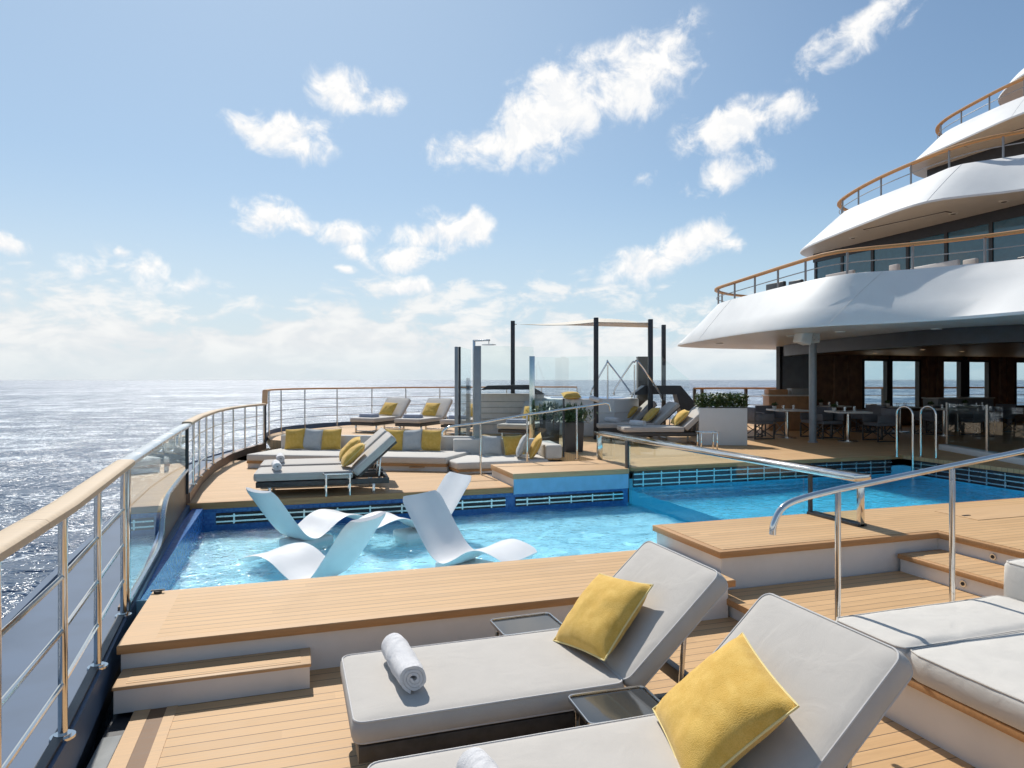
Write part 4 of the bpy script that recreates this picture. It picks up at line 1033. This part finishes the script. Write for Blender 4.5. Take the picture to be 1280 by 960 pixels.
# ------------------------------------------------------------ superstructure: terraced white tiers
ss = thing('ship_superstructure', 'white tiered ship superstructure with sweeping terraces, dark windows and open restaurant beneath', 'superstructure', (17, 12, ZU), world=True)
def tier_curve(pxs, z, far_ext, near_ext):
    pts = [at(x, y, z) for x, y in pxs]
    f_ = [pts[0]+Vector((dx, dy, 0)) for dx, dy in far_ext][::-1]; n_ = [pts[-1]+Vector((dx, dy, 0)) for dx, dy in near_ext]
    q = f_+pts+n_
    for _ in range(3):
        r_ = [q[0]]
        for a, b in zip(q, q[1:]): r_ += [a.lerp(b, .25), a.lerp(b, .75)]
        q = r_+[q[-1]]
    return resample(q, 90)
FE = [(.7, .75), (2.0, 1.25), (6., 1.4), (12., 1.4)]
NE = [(.35, -1.3), (1.3, -3.2), (3.2, -5.2), (8, -6.5)]
T1 = dict(lip=[(843, 430), (905, 418.5), (970, 409), (1040, 404), (1090, 402), (1200, 396), (1280, 388.5)], zl=3.1, top=[(895, 381), (911, 375), (1017, 349), (1067, 341), (1130, 338), (1217, 330), (1280, 324)], zt=4.1,
          rail=[(893, 361), (915, 354), (1017, 321), (1052, 313), (1177, 302), (1280, 289)], zr=4.62)
T2 = dict(lip=[(999, 311), (1067, 283), (1149, 251), (1215, 243), (1280, 236.5)], zl=6.1, top=[(1050, 267), (1080, 253), (1155, 224), (1192, 207), (1221, 202), (1280, 194)], zt=7.1,
          rail=[(1049, 250), (1099, 221), (1192, 183), (1249, 169), (1280, 165)], zr=7.62)
T3 = dict(lip=[(1139, 202), (1199, 175), (1280, 138)], zl=9.1, top=[(1177, 167), (1211, 150), (1280, 119)], zt=10.1, rail=[(1175, 153), (1211, 132), (1280, 96)], zr=10.62)
T4 = dict(lip=[(1253, 113), (1280, 89)], zl=12.1, top=[(1275, 88), (1310, 66)], zt=13.1, rail=None, zr=0)
names = ('first', 'second', 'third', 'top')
rails = []
for i, T in enumerate((T1, T2, T3, T4)):
    lip = tier_curve(T['lip'], T['zl'], FE, NE); top = tier_curve(T['top'], T['zt'], FE, NE)
    rows = []
    for a, b in zip(lip, top):
        inn = b+Vector((.06, 0, .0))
        mid = a.lerp(b, .5)
        und = a+Vector((.05, 0, .0)); 
        rows.append([a+Vector((.0, 0, -.05)), a, a.lerp(b, .33)+Vector((-.015, 0, .012)), a.lerp(b, .66)+Vector((-.02, 0, .016)), b+Vector((-.02, 0, 0)), b+Vector((.05, 0, .012)), b+Vector((.12, 0, 0)), Vector((b.x+.12, b.y, T['zl']+.42))])
    MB().loft(rows).build('parapet', M_white, ss)
    # seams of the steel plating: thin raised weld lines
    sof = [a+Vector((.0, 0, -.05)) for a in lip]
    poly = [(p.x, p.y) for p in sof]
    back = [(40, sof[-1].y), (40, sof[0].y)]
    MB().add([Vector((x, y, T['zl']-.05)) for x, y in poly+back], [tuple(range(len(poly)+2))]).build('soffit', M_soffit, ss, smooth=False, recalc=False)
    fl = [(b.x+.1, b.y) for b in top]
    MB().add([Vector((x, y, T['zl']+.42)) for x, y in fl+[(40, top[-1].y), (40, top[0].y)]], [tuple(range(len(fl)+2))]).build('terrace_floor', M_plain, ss, smooth=False, recalc=False)
    for k in (38, 52, 64):
        a, b = lip[k], top[min(89, k+3)]
        MB().tube(rows[k][1:5], .0055, 4).build('weld_seam', M_soffit, ss)
    if T['rail']:
        rc = tier_curve(T['rail'], T['zr'], FE, NE); rails.append(rc)
        tr_ = thing('terrace_railing', ('curved teak topped railing along the lowest terrace, above the restaurant', 'curved teak topped railing along the middle terrace',
                    'curved teak topped railing along the highest terrace in view')[i], 'railing', (rc[45].x, rc[45].y, T['zt']), world=True, group='teak topped railings of the terraces')
        keep = rc[6:80]
        flatrail(MB(), keep, .13, .06).build('handrail', M_hand2, tr_)
        zl = T['zl']+.42
        pp = arclen_pts(keep, 1.15)
        for p in pp: MB().box(p.x-.022, p.x+.022, p.y-.012, p.y+.012, zl, T['zr']-.02).build('post', M_postgrey, tr_)
        for dz in (.25,): MB().tube([p-Vector((0, 0, dz)) for p in keep], .012, 6).build('bar', M_postgrey, tr_)
# terrace walls with dark windows
def window_wall(xw, y0, y1, z0, z1, panes, ztop):
    MB().box(xw+.08, xw+.3, y0, y1, z0, z1).build('wall', M_char, ss)
    MB().box(xw+.0, xw+.08, y0, y1, ztop, z1).build('header', M_char, ss)
    MB().box(xw+.3, 39, y1-.2, y1, z0, z1).build('wall', M_char, ss)
    n = len(panes)
    for a, b in zip(panes, panes[1:]):
        MB().box(xw+.03, xw+.075, a+.05, b-.05, z0+.1, ztop).build('window', M_win, ss, smooth=False)
    for a in panes: MB().box(xw-.0, xw+.08, a-.045, a+.045, z0, ztop).build('mullion', M_char, ss)
XW = 16.0
def y_at(px, X):   # where the sight line of a pixel column meets the plane X
    k = (px-HX)/FPX; dx = F.x+RT.x*k; dy = F.y+RT.y*k; return X*dy/dx
ps = sorted([y_at(px, XW) for px in (1019, 1052, 1090, 1134, 1182, 1238, 1300, 1370)])
window_wall(XW, 4, ps[-1]+.1, 3.52, 6.06, ps, 5.78)
window_wall(20.3, 4, 17.4, 6.52, 9.06, [4+1.35*k for k in range(10)], 8.55)
window_wall(24.6, 4, 15.5, 9.52, 12.06, [4+1.35*k for k in range(9)], 11.5)
# soffit hatches and lamps
for (x, y, z, L) in ((14.9, 13.4, 6.05, 1.1), (19.5, 14.2, 9.05, 1.1)):
    MB().obox((x, y, z-.006), .12, L, .006, R(8)).build('hatch', M_char, ss); MB().obox((x, y, z-.013), .095, L-.03, .004, R(8)).build('hatch_cover', M_soffit, ss)
for (x, y, z) in ((15.2, 15.4, 6.05), (15.3, 12.4, 6.05), (15.4, 10.2, 6.05), (15.35, 11.2, 6.05), (11.6, 16.6, 3.05), (11.2, 13.2, 3.05), (11.3, 11.8, 3.05), (12.5, 10.5, 3.05), (14, 12.5, 3.05), (15.2, 14.6, 3.05), (16, 10.5, 3.05), (18, 13, 3.05), (19.5, 9.5, 3.05), (17, 15.5, 3.05)):
    o = MB().cyl((x, y, z-.02), .10, .02, 18).build('downlight', M_white, ss); MB().cyl((x, y, z-.024), .055, .006, 14).build('lens', M_black if z > 4 else M_tabletop, o)
for k, (x, y) in enumerate(((15.6, 13.5), (17., 11.5), (17.6, 14.), (18.5, 9.5), (16.2, 15.6))):
    o = MB().cyl((x, y, 2.785), .07, .012, 16).build('downlight', M_white, ss); MB().cyl((x, y, 2.781), .045, .004, 12).build('lens', M_lens, o)
# restaurant under the first tier
lip1 = tier_curve(T1['lip'], 3.05, FE, NE)
beam = [p+Vector((3.3, -.6, 0)) for p in lip1[30:86]]
rows = [[Vector((p.x, p.y, 2.72)), Vector((p.x, p.y, 3.045)), Vector((p.x+.25, p.y, 3.045)), Vector((p.x+.25, p.y, 2.72))] for p in beam]
MB().loft(rows, closed=True).build('header_beam', M_char, ss)
bp_ = [(p.x+.2, p.y) for p in beam]
MB().add([Vector((x, y, 2.80)) for x, y in bp_+[(30, beam[-1].y), (30, 17.4), (14.2, 17.4)]], [tuple(range(len(bp_)+3))]).build('restaurant_ceiling', M_brownwood, ss, smooth=False, recalc=False)
YWALL = 17.45
def x_at(px, Y):
    k = (px-HX)/FPX; dx = F.x+RT.x*k; dy = F.y+RT.y*k; return Y*dx/dy
xa = x_at(973, YWALL); xb = x_at(1013, YWALL)
MB().box(xa, xa+.1, YWALL-.06, YWALL+.1, ZU, 3.04).build('mullion', M_char, ss)
MB().box(xa+.1, xb-.06, YWALL-.02, YWALL+.02, ZU, 3.04).build('slate_panel', M_slate, ss)
MB().box(xb-.06, xb+.02, YWALL-.06, YWALL+.1, ZU, 3.04).build('mullion', M_char, ss)
wins = [(1079, 1107), (1114, 1147), (1178, 1199), (1210, 1234), (1269, 1300), (1310, 1340)]
edges = [xb+.02]; zs, zt_ = 1.05, 2.68
x_prev = xb+.02
for k, (a, b) in enumerate(wins):
    x0, x1 = x_at(a, YWALL), x_at(b, YWALL)
    MB().box(x_prev, x0-.09, YWALL-.05, YWALL+.12, ZU, 3.04).build('wall', M_brownwood if k % 2 == 0 else M_char, ss)
    MB().box(x0-.09, x1+.09, YWALL-.05, YWALL+.12, zt_, 3.04).build('wall', M_brownwood, ss); MB().box(x0-.09, x1+.09, YWALL-.05, YWALL+.12, ZU, zs).build('wall', M_brownwood, ss)
    fr = MB()
    fr.box(x0-.09, x0, YWALL-.06, YWALL+.10, zs, zt_); fr.box(x1, x1+.09, YWALL-.06, YWALL+.10, zs, zt_); fr.box(x0, x1, YWALL-.06, YWALL+.1, zt_-.06, zt_-.001); fr.box(x0, x1, YWALL-.06, YWALL+.1, zs+.001, zs+.05)
    o = fr.build('window', M_char, ss); MB().box(x0, x1, YWALL, YWALL+.012, zs+.05, zt_-.06).build('pane', M_glasst, o, smooth=False)
    x_prev = x1+.09
MB().box(x_prev, 30, YWALL-.05, YWALL+.12, ZU, 3.04).build('wall', M_brownwood, ss)
MB().box(29.5, 29.8, 2, YWALL-.05, ZU, 3.04).build('wall', M_brownwood, ss)
MB().box(12.5, 29.5, 2.0, 2.2, ZU, 3.04).build('wall', M_brownwood, ss)
for px in (1044, 1062, 1160, 1172, 1250, 1258):
    x = x_at(px, YWALL); MB().box(x-.13, x+.13, YWALL-.12, YWALL-.052, ZU, 2.79).build('pilaster', M_brownwood, ss)
p = at(1016, 553, ZU)
col = thing('deck_column', 'round blue grey column holding up the restaurant overhang', 'column', (p.x, p.y, ZU), world=True)
MB().cyl((p.x, p.y, ZU), .085, 2.54, 20).build('shaft', M_slate, col); MB().cyl((p.x, p.y, ZU), .11, .03, 20).build('base_ring', M_slate, col)
# speakers
for (px, py, lb, rz, m_) in ((1004, 421, 'white loudspeaker tilted sideways under the overhang left of the column', .6, M_white), (1014, 419, 'square grey loudspeaker with perforated front on top of the column', 0., M_speaker)):
    v = dep(px, 15.3 if px < 1010 else 15.6); z = CAMZ+(HY-py)/FPX*15.4
    spk = thing('loudspeaker', lb, 'loudspeaker', (v.x, v.y, z), -YAW+rz*.6)
    tl = Matrix.Rotation(rz*.4, 3, 'Y')
    MB().obox((0, 0, 0), .15, .12, .165, mtx=tl).build('cabinet', m_, spk, bevel=.015)
    MB().obox(tl @ Vector((0, -.125, 0)), .125, .006, .14, mtx=tl).build('grille', M_grille if px > 1010 else M_white, spk)
    MB().box(-.02, .02, -.02, .02, .15, .30).build('bracket', M_char, spk)
# terrace furniture on the first tier
def terrace_seat(label, px, py, dd, wd_, m_, rz=0.):
    v = dep(px, dd); zt = CAMZ+(HY-py)/FPX*dd; zf = 3.52
    s_ = thing('terrace_chair', label, 'chair', (v.x, v.y, zf), rz, 'chairs on the lowest terrace'); h = zt-zf
    MB().box(-.28, .28, -wd_/2, wd_/2, .30, .42).build('seat', m_, s_, bevel=.02)
    MB().box(.22, .32, -wd_/2, wd_/2, .42, h).build('backrest', m_, s_, bevel=.02)
    for sx_ in (-.24, .24):
        for sy in (-1, 1): MB().box(sx_-.02, sx_+.02, sy*(wd_/2-.05)-.02, sy*(wd_/2-.05)+.02, 0, .30).build('leg', M_dark, s_)
def xface(px, X): return (X)/(F.x+RT.x*(px-HX)/FPX)
terrace_seat('dark terrace chair back near the tip of the lowest terrace', 960, 353, xface(960, 12.9), .75, M_dark)
terrace_seat('dark terrace chair back, second from the tip of the lowest terrace', 985, 350, xface(985, 12.9), .5, M_dark)
terrace_seat('wide taupe terrace seat at the left end of the dark windows', 1040, 340, xface(1040, 13.6), .95, M_taupe)
terrace_seat('narrow grey terrace chair before the dark windows', 1107, 330, xface(1107, 13.2), .24, M_taupe)
terrace_seat('long beige terrace bench before the dark windows', 1157, 329, xface(1157, 13.8), 1.2, M_pipe)
terrace_seat('rounded pale terrace chair right of the beige bench', 1201, 323, xface(1201, 13.0), .28, M_grey)
terrace_seat('dark terrace chair at the right edge of the lowest terrace', 1277, 318, xface(1277, 13.4), .5, M_dark)

# ------------------------------------------------------------ restaurant tables and chairs
G_T, G_C, G_G = 'restaurant tables', 'charcoal restaurant armchairs', 'glasses on the restaurant tables'
def make_rtable():
    r_ = thing('restaurant_table', 'x', 'table', group=G_T)
    MB().box(-.40, .40, -.40, .40, .70, .74).build('tabletop', M_tabletop, r_, bevel=.008)
    MB().cyl((0, 0, .02), .04, .68, 14).build('pedestal', M_steel, r_); MB().cyl((0, 0, 0), .24, .02, 24).build('base', M_brush, r_)
    return r_
def make_rchair():
    r_ = thing('restaurant_chair', 'x', 'armchair', group=G_C)
    MB().box(-.26, .26, -.27, .27, .38, .46).build('seat', M_chair, r_, bevel=.015)
    MB().box(-.30, -.24, -.29, .29, .46, .80).build('backrest', M_chair, r_, bevel=.015)
    for s_ in (-1, 1):
        MB().box(-.238, .26, s_*.285-.02, s_*.285+.02, .46, .64).build('armrest', M_chair, r_, bevel=.01)
        mb = MB(); y = s_*.28
        mb.box(-.28, -.25, y-.015, y+.015, .03, .38); mb.box(.24, .27, y-.015, y+.015, .03, .38); mb.box(-.28, .27, y-.0149, y+.0149, 0, .03)
        mb.beam((-.25, y, .05), (.24, y, .36), .02, .02); mb.beam((-.25, y*.999, .36), (.24, y*.999, .05), .018, .018); mb.build('leg_frame', M_dark, r_)
    return r_
rt_ = make_rtable(); rc_ = make_rchair(); tf = [True]; cf = [True]
gl_p = None
def tumbler_proto():
    o = MB().cyl((0, 0, 0), .032, .11, 14, .04).build('drinking_glass', M_tumbler); return tag(o, 'x', 'glass', G_G)
pot_p = None
def rtable(px, dd, rot, lb, chairs, where):
    global gl_p, pot_p
    o = rt_ if tf[0] else copy_tree(rt_); tf[0] = False
    p = dep(px, dd, ZU); place(o, p, rot, lb)
    for (a, rr, clb) in chairs:
        c_ = rc_ if cf[0] else copy_tree(rc_); cf[0] = False
        q = p+Vector((math.cos(a), math.sin(a), 0))*rr; place(c_, q, a+math.pi, clb)
    for k, (ux, uy) in enumerate(((-.18, -.2), (.2, .1))):
        if gl_p is None: gl_p = g = tumbler_proto()
        else: g = gl_p.copy(); C.objects.link(g)
        place(g, p+Matrix.Rotation(rot, 3, 'Z') @ Vector((ux, uy, .741)), 0, ('left glass ' if k == 0 else 'right glass ')+where)
    if pot_p is None:
        pot_p = b = thing('table_plant', 'x', 'potted plant', group='small potted plants on the restaurant tables')
        MB().cyl((0, 0, 0), .045, .08, 14, .055).build('pot', M_tabletop, b); leaves(mb := MB(), 70, lambda: Vector((random.gauss(0, .03), random.gauss(0, .03), .09+random.uniform(0, .04))), .07, .03); mb.build('leaves', M_leaf, b, recalc=False, weld=False)
    else: b = copy_tree(pot_p)
    place(b, p+Matrix.Rotation(rot, 3, 'Z') @ Vector((-.28, .12, .741)), 0, 'little potted plant '+where)
    n_ = MB().box(-.09, .09, -.06, .06, 0, .012).build('napkin', M_red); tag(n_, 'folded linen napkin '+where, 'napkin', 'linen napkins on the restaurant tables'); place(n_, p+Matrix.Rotation(rot, 3, 'Z') @ Vector((.12, -.24, .741)), rot+.3)
rtable(984, 17.6, R(-18), 'pale topped restaurant table left of the column', [(R(172), .80, 'charcoal armchair beside the white planter'), (R(-8), .82, 'charcoal armchair half hidden behind the column'), (R(80), .85, 'charcoal armchair on the far side of the table left of the column')], 'on the table left of the column')
rtable(1060, 16.6, R(-18), 'pale topped restaurant table right of the column', [(R(-10), .85, 'broad charcoal armchair right of the table, left of the pool ladder'), (R(80), .85, 'charcoal armchair behind the table right of the column')], 'on the table right of the column')
rtable(1125, 19.6, R(-18), 'restaurant table behind the pool ladder, before the first pair of windows', [(R(190), .85, 'dim charcoal armchair before the first pair of windows'), (R(-80), .85, 'dim charcoal armchair directly behind the pool ladder')], 'on the table behind the pool ladder')
rtable(1040, 20.3, R(-18), 'rear restaurant table beside the brown wall panel', [(R(-60), .85, 'dim charcoal armchair at the rear table')], 'on the rear table')
rtable(1180, 18.3, R(-18), 'dim restaurant table right of the pool ladder under the window pair', [(R(-20), .85, 'dark armchair right of the ladder')], 'on the dim table right of the ladder')
rtable(1222, 19.6, R(-18), 'dim restaurant table near the right edge of the photo', [(R(0), .85, 'dark armchair near the right edge of the photo')], 'on the dim table near the right edge')
# service station
v = dep(972, 20.4, ZU)
sv = thing('service_station', 'orange wood service counter with pale top and drawer box left of the slate panel', 'counter', tuple(v), -YAW)
MB().box(-.35, 1.0, -.25, .25, 0, 1.02).build('cabinet', M_orange, sv, bevel=.01); MB().box(-.38, 1.03, -.28, .28, 1.02, 1.06).build('counter_top', M_tabletop, sv, bevel=.005)
MB().box(-.33, .25, -.15, .2, 1.06, 1.22).build('tray_box', M_orange, sv, bevel=.01); MB().box(.35, .95, -.2, .2, 1.06, 1.25).build('warmer', M_greytop, sv, bevel=.01)
# sideboard and low glass balustrade on the right
v = dep(1195, 20.3, ZU); sb = thing('sideboard', 'grey sideboard below the second pair of restaurant windows', 'sideboard', tuple(v), R(0))
MB().box(-1., 1.2, -.25, .25, 0, .95).build('cabinet', M_greytop, sb, bevel=.01); MB().box(-1.03, 1.23, -.28, .28, .95, .98).build('top', M_tabletop, sb)
for k in range(3): MB().box(-.95+k*.72, -.29+k*.72, -.262, -.25, .06, .9).build('door', M_slate, sb)
kb = thing('white_kerb', 'low white kerb with a glass balustrade beyond the right end of the main pool', 'kerb', (13, 9, ZU), world=True)
k0, k1 = at(1173, 562, ZU), at(1290, 584, ZU); kd = (k1-k0).normalized(); kn = Vector((-kd.y, kd.x, 0))
MB().vprism([k0, k1, k1+kn*.25, k0+kn*.25], (0, 0, .12)).build('kerb', M_white, kb, bevel=.01)
kb2 = [k0.lerp(k1, 0.02)+kn*.12, k1+kn*.12]
gpane(kb2[0], kb2[1], ZU+.12, ZU+1.0, ZU+1.0, kb, M_glasst)
for u in (.02, .5, .98):
    q = kb2[0].lerp(kb2[1], u); MB().box(q.x-.02, q.x+.02, q.y-.02, q.y+.02, ZU+.12, ZU+1.02).build('post', M_brush, kb)
# hatch in the upper deck, small deck fittings
hp = at(1240, 640, ZU); dh = thing('deck_hatch', 'flush teak deck hatch with a small dark latch at right of the main pool edge', 'hatch', tuple(hp), world=True)
MB().box(hp.x-.6, hp.x+1.2, hp.y-.30, hp.y+.22, ZU+.001, ZU+.0065).build('lid', M_plain, dh); MB().box(hp.x-.55, hp.x-.45, hp.y-.1, hp.y-.07, ZU+.006, ZU+.012).build('latch', M_char, dh)
cl = thing('rope_cleat', 'small black fitting at the rim of the platform beside the pool glass', 'fitting', (-1.0, 5.97, ZP), 0)
MB().cyl((0, 0, .002), .03, .02, 12).build('body', M_black, cl); MB().box(-.05, .05, -.012, .012, .022, .03).build('cap', M_black, cl)
for o in (w1, w2): o.cycles.is_caustics_caster = True
for o in bpy.data.objects:
    if o.type == 'MESH' and (o.name.startswith(('pool_floor', 'pool_wall')) or (o.parent and o.parent.name.startswith('pool_chaise'))): o.cycles.is_caustics_receiver = True
